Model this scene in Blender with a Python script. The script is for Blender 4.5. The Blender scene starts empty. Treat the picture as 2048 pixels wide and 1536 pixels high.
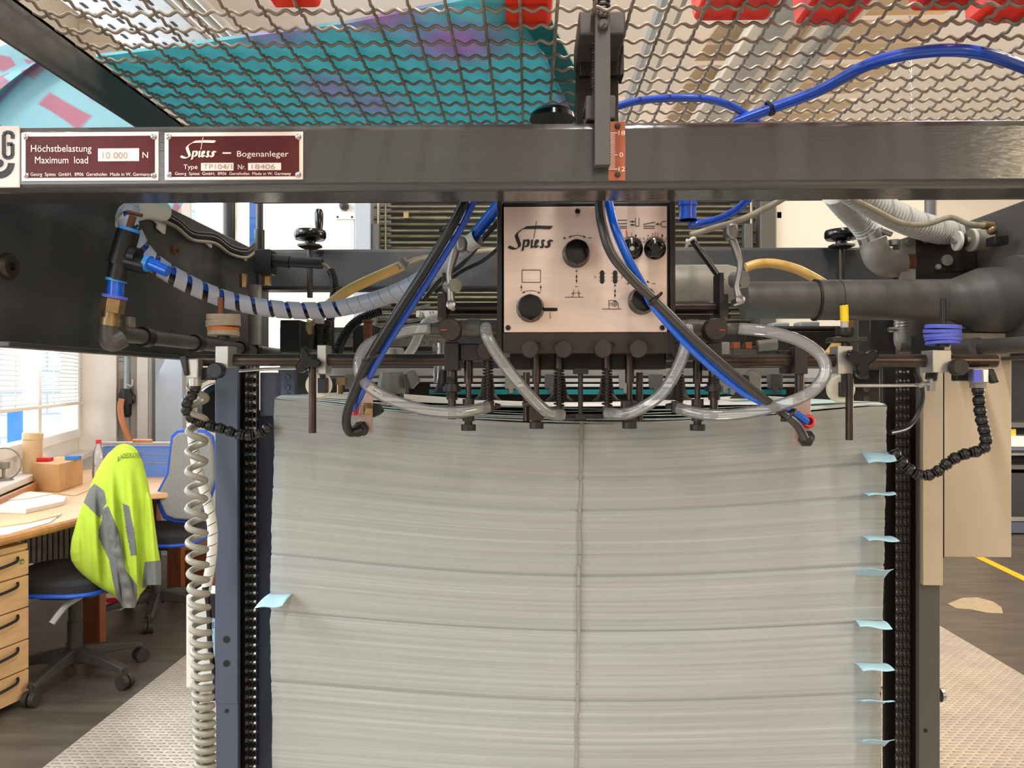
import bpy, bmesh, math, random
from mathutils import Vector, Matrix
random.seed(7)
SC = bpy.context.scene
COL = SC.collection
pi = math.pi
# ------------------------------------------------------------------ camera
F, TH, CAMZ = 1540.0, math.radians(1.3), 1.35
cd = bpy.data.cameras.new('camera'); cam = bpy.data.objects.new('camera', cd); COL.objects.link(cam)
cd.sensor_width = 36.0; cd.lens = 36.0 * F / 2048.0; cd.clip_start = 0.02; cd.clip_end = 200
cam.location = (0, 0, CAMZ); cam.rotation_euler = (pi / 2, 0, TH)
SC.camera = cam
# ------------------------------------------------------------------ world, light, exposure
SC.view_settings.view_transform = 'Standard'; SC.view_settings.look = 'None'
SC.view_settings.gamma = 1.0; SC.view_settings.use_curve_mapping = False
SC.view_settings.exposure = -0.2
W = bpy.data.worlds.new('daylight'); SC.world = W; W.use_nodes = True
bg = W.node_tree.nodes['Background']; bg.inputs[0].default_value = (0.86, 0.93, 1.0, 1); bg.inputs[1].default_value = 3.6
def area(name, loc, target, sx, sy, power, color):
    l = bpy.data.lights.new(name, 'AREA'); l.shape = 'RECTANGLE'; l.size = sx; l.size_y = sy
    l.energy = power; l.color = color
    o = bpy.data.objects.new(name, l); COL.objects.link(o); o.location = loc
    d = Vector(target) - Vector(loc); o.rotation_euler = d.to_track_quat('-Z', 'Y').to_euler()
    return o
area('window_daylight_side', (-2.68, 0.28, 2.75), (0.1, 1.25, 1.1), 1.2, 1.0, 90, (0.90, 0.95, 1.0))
area('window_daylight_rear', (-2.6, -2.1, 2.2), (0.3, 1.2, 1.2), 1.7, 1.9, 55, (0.86, 0.93, 1.0))
area('fill_light_right', (8.0, 3.2, 2.0), (0.5, 5.0, 3.4), 3.0, 2.0, 430, (1.0, 0.93, 0.84))  # added fill to brighten the ceiling boards; the right wall has no window
area('window_daylight_desk', (-2.62, 2.3, 2.3), (0.5, 2.6, 1.5), 2.0, 1.8, 75, (0.90, 0.95, 1.0))
area('window_daylight_far', (-3.0, 5.1, 2.3), (0.5, 3.5, 1.0), 1.8, 1.8, 60, (0.92, 0.96, 1.0))
area('ceiling_lamp_front', (0.3, -0.5, 3.8), (0.3, -0.5, 0), 0.14, 2.2, 125, (1.0, 0.96, 0.92))
area('ceiling_lamp_right', (3.35, -2.5, 2.6), (0.6, 1.0, 1.5), 1.0, 1.1, 75, (1.0, 0.80, 0.52))
area('ceiling_lamp_press', (3.2, 5.2, 3.95), (3.2, 5.2, 0), 0.5, 2.6, 95, (1.0, 0.88, 0.72))
area('ceiling_lamp_aisle', (3.9, 2.4, 3.95), (3.9, 2.4, 0), 0.5, 2.6, 90, (1.0, 0.86, 0.68))
# ------------------------------------------------------------------ photo pixel -> place
_c, _s = math.cos(TH), math.sin(TH)
def _d(u, v):
    a = (u - 1024.0) / F
    return Vector((-_s + _c * a, _c + _s * a, (768.0 - v) / F))
def P(u, v, Y):
    d = _d(u, v); t = Y / d.y
    return Vector((d.x * t, Y, CAMZ + d.z * t))
def PX(u, v, X):
    d = _d(u, v); t = X / d.x
    return Vector((X, d.y * t, CAMZ + d.z * t))
def PZ(u, v, z):
    d = _d(u, v); t = (z - CAMZ) / d.z
    return Vector((d.x * t, d.y * t, z))
def L(px, Y): return px * Y / F
# ------------------------------------------------------------------ materials
def lin(h):
    c = [int(h[i:i + 2], 16) / 255 for i in (0, 2, 4)]
    return tuple(x / 12.92 if x <= 0.04045 else ((x + 0.055) / 1.055) ** 2.4 for x in c) + (1,)
MATS = {}
def mat(name, hexc, rough=0.5, metal=0.0, var=0.12, scale=8.0, bump=0.0, bscale=120.0, hex2=None, spec=0.5, stretch=(1, 1, 1), coat=0.0, dust=None, trans=0.0):
    m = bpy.data.materials.new(name); m.use_nodes = True
    N, K = m.node_tree.nodes, m.node_tree.links
    b = N['Principled BSDF']
    b.inputs['Roughness'].default_value = rough; b.inputs['Metallic'].default_value = metal
    b.inputs['Specular IOR Level'].default_value = spec
    b.inputs['Coat Weight'].default_value = coat
    if trans: b.inputs['Transmission Weight'].default_value = trans
    tc = N.new('ShaderNodeTexCoord'); mp = N.new('ShaderNodeMapping'); K.new(tc.outputs['Object'], mp.inputs[0]); mp.inputs['Scale'].default_value = stretch
    nz = N.new('ShaderNodeTexNoise'); nz.inputs['Scale'].default_value = scale; nz.inputs['Detail'].default_value = 5; nz.inputs['Roughness'].default_value = 0.6
    K.new(mp.outputs[0], nz.inputs['Vector'])
    c = lin(hexc); c2 = lin(hex2) if hex2 else tuple(x * (1 - var) for x in c[:3]) + (1,)
    c1 = c if hex2 else tuple(min(1, x * (1 + var)) for x in c[:3]) + (1,)
    r = N.new('ShaderNodeValToRGB'); r.color_ramp.elements[0].position = 0.36; r.color_ramp.elements[1].position = 0.64
    r.color_ramp.elements[0].color = c2; r.color_ramp.elements[1].color = c1
    K.new(nz.outputs['Fac'], r.inputs[0]); out = r.outputs[0]
    if dust:
        n2 = N.new('ShaderNodeTexNoise'); n2.inputs['Scale'].default_value = 3.1; n2.inputs['Detail'].default_value = 8; n2.inputs['Roughness'].default_value = 0.7
        K.new(tc.outputs['Object'], n2.inputs['Vector'])
        r2 = N.new('ShaderNodeValToRGB'); r2.color_ramp.elements[0].position = 0.5; r2.color_ramp.elements[1].position = 0.8
        r2.color_ramp.elements[0].color = (0, 0, 0, 1); r2.color_ramp.elements[1].color = (0.6, 0.6, 0.6, 1)
        K.new(n2.outputs['Fac'], r2.inputs[0])
        mx = N.new('ShaderNodeMix'); mx.data_type = 'RGBA'; K.new(r2.outputs[0], mx.inputs[0]); K.new(out, mx.inputs[6]); mx.inputs[7].default_value = lin(dust); out = mx.outputs[2]
    K.new(out, b.inputs['Base Color'])
    if bump:
        n3 = N.new('ShaderNodeTexNoise'); n3.inputs['Scale'].default_value = bscale; n3.inputs['Detail'].default_value = 3
        K.new(mp.outputs[0], n3.inputs['Vector'])
        bp = N.new('ShaderNodeBump'); bp.inputs['Strength'].default_value = bump; bp.inputs['Distance'].default_value = 0.002
        K.new(n3.outputs['Fac'], bp.inputs['Height']); K.new(bp.outputs[0], b.inputs['Normal'])
    MATS[name] = m
    return m
M = MATS
mat('bar_paint', '3f3e3e', 0.15, 0, 0.05, 4, 0.18, 70, stretch=(.6, 5, 5), spec=0.6)
mat('plate_paint', '38393b', 0.42, 0, 0.10, 5, 0.05, 60, dust='6f6c66')
mat('blue_grey', '464e5f', 0.45, 0, 0.06, 5, 0.04, 70)
mat('warm_grey', '4c4945', 0.5, 0, 0.08, 5, 0.05, 70)
mat('dark_iron', '221e1c', 0.45, 0.2, 0.25, 30, 0.08, 150)
mat('brown_iron', '352c28', 0.45, 0.3, 0.2, 25, 0.08, 160)
mat('rod_steel', '463b35', 0.33, 0.8, 0.25, 20, 0.0, stretch=(1, 1, 1))
mat('bright_steel', 'b9b9b8', 0.25, 0.9, 0.08, 20)
mat('brushed_alu', 'a8a6a0', 0.4, 0.75, 0.08, 14)
mat('black_gloss', '0a0a0b', 0.18, 0, 0.1, 5, spec=0.4)
mat('black_plastic', '101012', 0.42, 0, 0.2, 30)
mat('black_rubber', '111113', 0.38, 0, 0.15, 30)
mat('black_deep', '0b0a0a', 0.7, 0, 0.2, 10)
mat('grey_hose', '383636', 0.32, 0, 0.1, 20)
mat('blue_hose', '0f5fd6', 0.22, 0, 0.06, 15, coat=0.2)
mat('blue_hose_dark', '1749b4', 0.25, 0, 0.06, 15, coat=0.2)
mat('blue_ring', '3a8fd8', 0.35, 0, 0.05, 15)
mat('panel_face', 'd8c2b4', 0.34, 0.3, 0.05, 5, 0.02, 300, stretch=(1, 1, 12))
mat('print_black', '14100e', 0.6, 0, 0.0)
mat('print_red', 'd24a3c', 0.6, 0, 0.0)
mat('print_white', 'ead6cb', 0.5, 0, 0.03)
mat('print_faint', '9a8a80', 0.6, 0, 0.0)
mat('badge_face', 'cbbfb6', 0.5, 0, 0.04, 15)
mat('maroon', '4e1515', 0.5, 0, 0.1, 12, spec=0.2)
mat('plate_rim', 'e0cfc4', 0.3, 0.4, 0.05, 20)
mat('copper_plate', '9a5238', 0.45, 0.2, 0.1, 15)
mat('cream', 'ded6c6', 0.5, 0, 0.03, 3)
mat('cream_tan', 'b5a58e', 0.55, 0, 0.04, 4, 0.04, 60)
mat('grey_panel', '9aa0a8', 0.5, 0, 0.04, 4)
mat('olive_rod', '77735e', 0.3, 0.75, 0.25, 20, stretch=(1, 4, 4))
mat('yellow_tube', 'e2b868', 0.3, 0, 0.06, 12, coat=0.2, trans=0.15)
mat('yellow_tape', 'f2cf08', 0.45, 0, 0.03)
mat('white_plastic', 'd6d4cc', 0.45, 0, 0.04, 10)
mat('wheel_ivory', 'e0dcc8', 0.45, 0, 0.04, 10)
mat('wrap_grey', 'a9adbd', 0.4, 0, 0.06, 18, coat=0.1)
mat('duct_grey', 'b8b8b4', 0.4, 0, 0.06, 10)
mat('cable_grey', '8f8776', 0.45, 0, 0.08, 12)
mat('coil_grey', '8c887c', 0.42, 0, 0.05, 12)
mat('pipe_grey', '4d4c4a', 0.45, 0.2, 0.12, 8, 0.04, 60, dust='7b756c')
mat('elbow_cast', '8c8880', 0.55, 0.4, 0.2, 14, 0.1, 80, dust='6b5a48')
mat('rust', '6b3f28', 0.7, 0.1, 0.3, 20)
mat('brass', '9c8562', 0.35, 0.8, 0.2, 20)
mat('cast_lever', '8f8e8a', 0.4, 0.7, 0.15, 18, 0.06, 120)
mat('wire', '8a8276', 0.45, 0.3, 0.2, 30)
mat('red_tray', 'fa3616', 0.4, 0, 0.08, 10, trans=0.1)
mat('blue_disc', '5c68d0', 0.6, 0, 0.08, 30)
mat('tan_disc', '8f8272', 0.7, 0, 0.1, 30)
mat('orange_disc', 'b06428', 0.6, 0, 0.1, 30)
mat('slip', 'a2c6d4', 0.7, 0, 0.03, 20)
mat('sheet_edge', 'cde6e6', 0.7, 0, 0.05, 20)
mat('wall_white', 'e8e0d6', 0.8, 0, 0.03, 2, 0.05, 60)
mat('wall_beige', 'e2d8c9', 0.8, 0, 0.04, 2, 0.05, 60)
mat('ceiling_white', 'ece4dc', 0.85, 0, 0.02, 2)
mat('board_beige', 'dcc6a6', 0.7, 0, 0.06, 3, stretch=(1, 6, 1))
mat('trunking_white', 'ebe4d6', 0.45, 0, 0.02)
mat('galvanised', '9ea2a6', 0.4, 0.4, 0.08, 12)
mat('window_frame', 'f0ece6', 0.4, 0, 0.02)
mat('wood', 'b8804e', 0.45, 0, 0.14, 6, stretch=(1, 8, 1))
mat('wood_light', 'd3a878', 0.45, 0, 0.08, 6, stretch=(1, 1, 7))
mat('wood_dark', '7a4426', 0.5, 0, 0.2, 6, stretch=(6, 6, 1))
mat('paper', 'eee8e2', 0.8, 0, 0.03, 10)
mat('carton', 'cda06c', 0.75, 0, 0.06, 8)
mat('kraft', 'd6b48a', 0.75, 0, 0.05, 8)
mat('crate_blue', '5c7fc4', 0.5, 0, 0.05, 8)
mat('chair_black', '202022', 0.85, 0, 0.2, 60)
mat('chair_grey', '85857f', 0.9, 0, 0.08, 80, 0.2, 400)
mat('chair_blue', '1c4fb8', 0.5, 0, 0.06, 20)
mat('chair_base', '35322f', 0.5, 0.1, 0.2, 15)
mat('jacket_lime', 'a0b82e', 0.9, 0, 0.06, 12, 0.15, 300)
mat('jacket_grey', '62625f', 0.9, 0, 0.08, 12, 0.15, 300)
mat('red_plastic', 'd81e2a', 0.4, 0, 0.05)
mat('orange_hose', 'c07848', 0.4, 0, 0.08)
mat('teal_dark', '127f86', 0.6, 0, 0.1, 6)
mat('facade_white', 'f4f4f4', 0.8, 0, 0.02)
mat('facade_blue', '3f86d8', 0.7, 0, 0.08, 8)
mat('line_yellow', 'e6b422', 0.6, 0, 0.08, 20)
mat('stain', 'a6957b', 0.85, 0, 0.08, 20)
mat('spine_grey', '8b8a84', 0.8, 0, 0.1, 20)
mat('clear_pink', 'c4a79a', 0.3, 0, 0.03, 10, trans=0.25)
def floor_mat():
    m = mat('floor_vinyl', '4b443d', 0.38, 0, 0.2, 5, 0.05, 40, hex2='5f574e', stretch=(0.6, 3, 1)); return m
floor_mat()
def clear_mat():
    m = bpy.data.materials.new('clear_vinyl'); m.use_nodes = True; N, K = m.node_tree.nodes, m.node_tree.links
    N.remove(N['Principled BSDF']); o = N['Material Output']
    tr = N.new('ShaderNodeBsdfTransparent'); tr.inputs[0].default_value = (0.975, 0.98, 0.985, 1)
    gl = N.new('ShaderNodeBsdfGlossy'); gl.inputs['Roughness'].default_value = 0.07; gl.inputs[0].default_value = (1, 1, 1, 1)
    df = N.new('ShaderNodeBsdfTranslucent'); df.inputs[0].default_value = (0.95, 0.96, 0.97, 1)
    d2 = N.new('ShaderNodeBsdfDiffuse'); d2.inputs[0].default_value = (0.95, 0.96, 0.97, 1)
    fr = N.new('ShaderNodeFresnel'); fr.inputs[0].default_value = 1.55
    m0 = N.new('ShaderNodeMixShader'); m0.inputs[0].default_value = 0.5; K.new(df.outputs[0], m0.inputs[1]); K.new(d2.outputs[0], m0.inputs[2])
    m1 = N.new('ShaderNodeMixShader'); m1.inputs[0].default_value = 0.26; K.new(tr.outputs[0], m1.inputs[1]); K.new(m0.outputs[0], m1.inputs[2])
    m2 = N.new('ShaderNodeMixShader'); K.new(fr.outputs[0], m2.inputs[0]); K.new(m1.outputs[0], m2.inputs[1]); K.new(gl.outputs[0], m2.inputs[2])
    K.new(m2.outputs[0], o.inputs[0]); M['clear_vinyl'] = m
clear_mat()
def glass_mat():
    m = bpy.data.materials.new('window_glass'); m.use_nodes = True; N, K = m.node_tree.nodes, m.node_tree.links
    N.remove(N['Principled BSDF']); o = N['Material Output']
    tr = N.new('ShaderNodeBsdfTransparent'); tr.inputs[0].default_value = (0.97, 0.98, 0.98, 1)
    gl = N.new('ShaderNodeBsdfGlossy'); gl.inputs['Roughness'].default_value = 0.02
    m1 = N.new('ShaderNodeMixShader'); m1.inputs[0].default_value = 0.06; K.new(tr.outputs[0], m1.inputs[1]); K.new(gl.outputs[0], m1.inputs[2])
    K.new(m1.outputs[0], o.inputs[0]); M['window_glass'] = m
glass_mat()
def pile_mat():
    m = bpy.data.materials.new('paper_edges'); m.use_nodes = True; N, K = m.node_tree.nodes, m.node_tree.links
    b = N['Principled BSDF']; b.inputs['Roughness'].default_value = 0.8; b.inputs['Specular IOR Level'].default_value = 0.15
    at = N.new('ShaderNodeAttribute'); at.attribute_name = 'layer'
    nz = N.new('ShaderNodeTexNoise'); nz.noise_dimensions = '3D'; nz.inputs['Scale'].default_value = 1.0; nz.inputs['Detail'].default_value = 4; nz.inputs['Roughness'].default_value = 0.75
    mp = N.new('ShaderNodeMapping'); mp.inputs['Scale'].default_value = (1.2, 1.2, 260.0)
    K.new(at.outputs['Vector'], mp.inputs[0]); K.new(mp.outputs[0], nz.inputs['Vector'])
    r = N.new('ShaderNodeValToRGB'); e = r.color_ramp.elements
    e[0].position = 0.22; e[0].color = lin('828482'); e[1].position = 0.8; e[1].color = lin('c4c6c4')
    x = e.new(0.34); x.color = lin('9fa29f'); x = e.new(0.6); x.color = lin('acaeab')
    K.new(nz.outputs['Fac'], r.inputs[0])
    m2 = N.new('ShaderNodeMapping'); m2.inputs['Scale'].default_value = (.7, .7, 55.0); m2.inputs['Location'].default_value = (3, 1, 7); K.new(at.outputs['Vector'], m2.inputs[0])
    n2 = N.new('ShaderNodeTexNoise'); n2.inputs['Scale'].default_value = 1.0; n2.inputs['Detail'].default_value = 2; K.new(m2.outputs[0], n2.inputs['Vector'])
    r2 = N.new('ShaderNodeValToRGB'); q = r2.color_ramp.elements; q[0].position = .47; q[0].color = (1, 1, 1, 1); q[1].position = .53; q[1].color = (1, 1, 1, 1)
    x = q.new(.488); x.color = (1, 1, 1, 1); x = q.new(.496); x.color = (.62, .62, .6, 1); x = q.new(.504); x.color = (1, 1, 1, 1)
    mx = N.new('ShaderNodeMix'); mx.data_type = 'RGBA'; mx.blend_type = 'MULTIPLY'; mx.inputs[0].default_value = 0.8
    K.new(r.outputs[0], mx.inputs[6]); K.new(r2.outputs[0], mx.inputs[7]); K.new(mx.outputs[2], b.inputs['Base Color'])
    bp = N.new('ShaderNodeBump'); bp.inputs['Strength'].default_value = 0.35; bp.inputs['Distance'].default_value = 0.001
    K.new(nz.outputs['Fac'], bp.inputs['Height']); K.new(bp.outputs[0], b.inputs['Normal'])
    M['paper_edges'] = m
pile_mat()
def tread_mat():
    m = mat('tread_steel', 'c9bfb2', 0.34, 0.35, 0.08, 6, dust='a89a88')
    N, K = m.node_tree.nodes, m.node_tree.links; b = N['Principled BSDF']
    tc = N.new('ShaderNodeTexCoord')
    hs = []
    for k, (ang, off) in enumerate(((0.6, (0, 0, 0)), (-0.6, (0.5, 0.5, 0)))):
        mp = N.new('ShaderNodeMapping'); mp.inputs['Scale'].default_value = (22, 22, 22); mp.inputs['Location'].default_value = off
        K.new(tc.outputs['Object'], mp.inputs[0])
        fr = N.new('ShaderNodeVectorMath'); fr.operation = 'FRACTION'; K.new(mp.outputs[0], fr.inputs[0])
        sb = N.new('ShaderNodeVectorMath'); sb.operation = 'SUBTRACT'; sb.inputs[1].default_value = (0.5, 0.5, 0); K.new(fr.outputs[0], sb.inputs[0])
        m2 = N.new('ShaderNodeMapping'); m2.inputs['Rotation'].default_value = (0, 0, ang); m2.inputs['Scale'].default_value = (2.3, 7.5, 0); K.new(sb.outputs[0], m2.inputs[0])
        ln = N.new('ShaderNodeVectorMath'); ln.operation = 'LENGTH'; K.new(m2.outputs[0], ln.inputs[0])
        mr = N.new('ShaderNodeMapRange'); mr.inputs[1].default_value = 1.0; mr.inputs[2].default_value = 0.5; mr.interpolation_type = 'SMOOTHSTEP'; K.new(ln.outputs[1], mr.inputs[0]); hs.append(mr.outputs[0])
    ad = N.new('ShaderNodeMath'); ad.operation = 'MAXIMUM'; K.new(hs[0], ad.inputs[0]); K.new(hs[1], ad.inputs[1])
    bp = N.new('ShaderNodeBump'); bp.inputs['Strength'].default_value = 1.0; bp.inputs['Distance'].default_value = 0.014
    K.new(ad.outputs[0], bp.inputs['Height']); K.new(bp.outputs[0], b.inputs['Normal'])
tread_mat()
def sheet_mat():
    m = bpy.data.materials.new('printed_sheet'); m.use_nodes = True; N, K = m.node_tree.nodes, m.node_tree.links
    b = N['Principled BSDF']; b.inputs['Roughness'].default_value = 0.45
    tc = N.new('ShaderNodeTexCoord'); vo = N.new('ShaderNodeTexVoronoi'); vo.inputs['Scale'].default_value = 5.0
    mp = N.new('ShaderNodeMapping'); mp.inputs['Rotation'].default_value = (0, 0, 0.5); K.new(tc.outputs['Object'], mp.inputs[0]); K.new(mp.outputs[0], vo.inputs['Vector'])
    r = N.new('ShaderNodeValToRGB'); e = r.color_ramp.elements
    e[0].position = 0.16; e[0].color = lin('b79cc6'); e[1].position = 0.42; e[1].color = lin('7cc6ce')
    wv = N.new('ShaderNodeTexWave'); wv.inputs['Scale'].default_value = 6; wv.inputs['Distortion'].default_value = 3; K.new(mp.outputs[0], wv.inputs['Vector'])
    r2 = N.new('ShaderNodeValToRGB'); r2.color_ramp.elements[0].color = lin('e0f0f0'); r2.color_ramp.elements[1].color = lin('ffffff')
    K.new(wv.outputs[0], r2.inputs[0])
    mx = N.new('ShaderNodeMix'); mx.data_type = 'RGBA'; mx.blend_type = 'MULTIPLY'; mx.inputs[0].default_value = 0.6
    K.new(vo.outputs['Distance'], r.inputs[0]); K.new(r.outputs[0], mx.inputs[6]); K.new(r2.outputs[0], mx.inputs[7]); K.new(mx.outputs[2], b.inputs['Base Color'])
    tl = N.new('ShaderNodeBsdfTranslucent'); K.new(mx.outputs[2], tl.inputs[0]); ms = N.new('ShaderNodeMixShader'); ms.inputs[0].default_value = 0.5
    o = N['Material Output']; K.new(b.outputs[0], ms.inputs[1]); K.new(tl.outputs[0], ms.inputs[2]); K.new(ms.outputs[0], o.inputs[0])
    M['printed_sheet'] = m
sheet_mat()
# ------------------------------------------------------------------ mesh builder
def frame(ax):
    ax = Vector(ax).normalized(); h = Vector((0, 0, 1)) if abs(ax.z) < 0.9 else Vector((1, 0, 0))
    x = ax.cross(h).normalized(); y = ax.cross(x).normalized()
    return x, y, ax
def smooth_path(pts, n=8):
    pts = [Vector(p) for p in pts]; out = []
    if len(pts) < 3: return [pts[0].lerp(pts[-1], k / 4) for k in range(5)]
    for i in range(len(pts) - 1):
        p0 = pts[max(0, i - 1)]; p1 = pts[i]; p2 = pts[i + 1]; p3 = pts[min(len(pts) - 1, i + 2)]
        for k in range(n):
            t = k / n
            out.append(0.5 * ((2 * p1) + (p2 - p0) * t + (2 * p0 - 5 * p1 + 4 * p2 - p3) * t * t + (3 * p1 - p0 - 3 * p2 + p3) * t ** 3))
    out.append(pts[-1]); return out
class B:
    def __init__(s): s.bm = bmesh.new()
    def bx(s, x0, x1, y0, y1, z0, z1):
        r = bmesh.ops.create_cube(s.bm, size=1.0)
        for v in r['verts']: v.co = Vector(((x0 + x1) / 2 + v.co.x * (x1 - x0), (y0 + y1) / 2 + v.co.y * (y1 - y0), (z0 + z1) / 2 + v.co.z * (z1 - z0)))
        return s
    def rbox(s, c, size, R):
        r = bmesh.ops.create_cube(s.bm, size=1.0); R = R.to_3x3() if len(R) == 4 else R
        for v in r['verts']: v.co = Vector(c) + R @ Vector((v.co.x * size[0], v.co.y * size[1], v.co.z * size[2]))
        return s
    def pb(s, u0, v0, u1, v1, Y, dep):
        a, b = P(u0, v0, Y), P(u1, v1, Y)
        return s.bx(min(a.x, b.x), max(a.x, b.x), Y, Y + dep, min(a.z, b.z), max(a.z, b.z))
    def ring(s, c, x, y, r, n): return [s.bm.verts.new(c + x * (r * math.cos(2 * pi * k / n)) + y * (r * math.sin(2 * pi * k / n))) for k in range(n)]
    def skin(s, rings, cap=True, closed=False):
        n = len(rings[0]); m = len(rings)
        for i in range(m - (0 if closed else 1)):
            a, b = rings[i], rings[(i + 1) % m]
            for k in range(n): s.bm.faces.new((a[k], a[(k + 1) % n], b[(k + 1) % n], b[k]))
        if cap and not closed:
            s.bm.faces.new(rings[0][::-1]); s.bm.faces.new(rings[-1])
        return s
    def lathe(s, prof, o, ax, n=24, cap=True):
        x, y, a = frame(ax); o = Vector(o)
        return s.skin([s.ring(o + a * h, x, y, max(r, 1e-5), n) for r, h in prof], cap)
    def cyl(s, a, b, r, r2=None, n=20):
        a, b = Vector(a), Vector(b); x, y, d = frame(b - a)
        return s.skin([s.ring(a, x, y, r, n), s.ring(b, x, y, r if r2 is None else r2, n)])
    def tube(s, pts, r, n=12, sm=8, closed=False, cap=True):
        pts = smooth_path(pts, sm) if sm else [Vector(p) for p in pts]
        rings = []; m = len(pts); pv = None
        for i, p in enumerate(pts):
            if closed: t = pts[(i + 1) % m] - pts[i - 1]
            else: t = pts[min(m - 1, i + 1)] - pts[max(0, i - 1)]
            t.normalize()
            if pv is None: x, y, _ = frame(t)
            else:
                x = pv - t * pv.dot(t); x.normalize(); y = t.cross(x)
            pv = x; rr = r(i / (m - 1)) if callable(r) else r
            rings.append(s.ring(p, x, y, rr, n))
        return s.skin(rings, cap, closed)
    def ptube(s, pts, rpx, n=12, sm=8, cap=True):
        w = [P(u, v, Y) for u, v, Y in pts]; Ym = sum(q[2] for q in pts) / len(pts)
        return s.tube(w, L(rpx, Ym), n, sm, cap=cap)
    def ball(s, c, r, seg=14, sc=(1, 1, 1)):
        q = bmesh.ops.create_uvsphere(s.bm, u_segments=seg, v_segments=max(6, seg // 2 + 2), radius=r)
        for v in q['verts']: v.co = Vector((v.co.x * sc[0], v.co.y * sc[1], v.co.z * sc[2])) + Vector(c)
        return s
    def prism(s, pts, dvec):
        a = [s.bm.verts.new(Vector(p)) for p in pts]; b = [s.bm.verts.new(Vector(p) + Vector(dvec)) for p in pts]; n = len(a)
        s.bm.faces.new(a); s.bm.faces.new(b[::-1])
        for k in range(n): s.bm.faces.new((a[k], b[k], b[(k + 1) % n], a[(k + 1) % n]))
        return s
    def pprism(s, uv, Y, dep): return s.prism([P(u, v, Y) for u, v in uv], (0, dep, 0))
    def stroke(s, uv, wpx, Y, dep=0.0006):
        for (u0, v0), (u1, v1) in zip(uv[:-1], uv[1:]):
            d = math.hypot(u1 - u0, v1 - v0) or 1; nx, ny = -(v1 - v0) / d * wpx / 2, (u1 - u0) / d * wpx / 2
            s.pprism([(u0 + nx, v0 + ny), (u1 + nx, v1 + ny), (u1 - nx, v1 - ny), (u0 - nx, v0 - ny)], Y - dep, dep)
        return s
    def helix(s, a, b, r, wire, turns, n=8, spt=14):
        a, b = Vector(a), Vector(b); x, y, d = frame(b - a); ln = (b - a).length; N = int(turns * spt)
        return s.tube([a + d * (ln * k / N) + x * (r * math.cos(2 * pi * k / spt)) + y * (r * math.sin(2 * pi * k / spt)) for k in range(N + 1)], wire, n, 0)
    def grid(s, f, nu, nv):
        V = [[s.bm.verts.new(f(i / nu, j / nv)) for j in range(nv + 1)] for i in range(nu + 1)]
        for i in range(nu):
            for j in range(nv): s.bm.faces.new((V[i][j], V[i + 1][j], V[i + 1][j + 1], V[i][j + 1]))
        return s
    def mesh(s, name, ang=35):
        bmesh.ops.recalc_face_normals(s.bm, faces=s.bm.faces[:])
        me = bpy.data.meshes.new(name); s.bm.to_mesh(me); s.bm.free()
        me.polygons.foreach_set('use_smooth', [True] * len(me.polygons)); me.set_sharp_from_angle(angle=math.radians(ang))
        return me
def put(name, me, m, parent=None, bev=0.0, label=None):
    o = bpy.data.objects.new(name, me); COL.objects.link(o)
    if m: me.materials.append(M[m])
    if parent is not None:
        o.parent = parent
        o.matrix_parent_inverse = Matrix.Translation(parent['_l']).inverted() if '_l' in parent else Matrix.Identity(4)
    if bev:
        q = o.modifiers.new('bevel', 'BEVEL'); q.width = bev; q.segments = 2; q.limit_method = 'ANGLE'; q.angle_limit = math.radians(40)
    if label: o['label'] = label
    return o
def part(name, b, m, parent, bev=0.0, label=None): return put(name, b.mesh(name), m, parent, bev, label)
def thing(name, label, cat, loc=(0, 0, 0), group=None):
    o = bpy.data.objects.new(name, None); COL.objects.link(o); o.location = loc; o.empty_display_size = 0.05
    o['_l'] = list(loc); o['label'] = label; o['category'] = cat
    if group: o['group'] = group
    return o
def solo(name, b, m, label, cat, group=None, bev=0.0, kind=None):
    o = part(name, b, m, None, bev); o['label'] = label; o['category'] = cat
    if group: o['group'] = group
    if kind: o['kind'] = kind
    return o
def struct(name, b, m, bev=0.0, label=None):
    o = part(name, b, m, None, bev); o['kind'] = 'structure'
    if label: o['label'] = label
    return o
def dup(root, off, label, group=None):
    r = root.copy(); COL.objects.link(r); r.location = Vector(root.location) + Vector(off); r['label'] = label
    if group: r['group'] = group
    for ch in list(root.children):
        c = ch.copy(); COL.objects.link(c); c.parent = r
        for g in list(ch.children):
            d = g.copy(); COL.objects.link(d); d.parent = c
    return r
def text(name, s, u0, v0, u1, v1, Y, m, parent, dep=0.0004, warp=None):
    cu = bpy.data.curves.new('lettering', 'FONT'); cu.body = s; cu.size = 1.0; cu.resolution_u = 3; cu.extrude = 0.0
    t = bpy.data.objects.new('lettering_source', cu); COL.objects.link(t)
    bpy.context.view_layer.update()
    me = bpy.data.meshes.new_from_object(t.evaluated_get(bpy.context.evaluated_depsgraph_get()))
    bpy.data.objects.remove(t)
    xs = [v.co.x for v in me.vertices]; ys = [v.co.y for v in me.vertices]
    ax, bx_, ay, by_ = min(xs), max(xs), min(ys), max(ys)
    for v in me.vertices:
        uv = (u0 + (v.co.x - ax) / (bx_ - ax) * (u1 - u0), v1 + (v.co.y - ay) / (by_ - ay) * (v0 - v1))
        q = P(*(warp(*uv) if warp else uv), Y - dep)
        v.co = q
    me.materials.clear()
    return put(name, me, m, parent)
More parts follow.
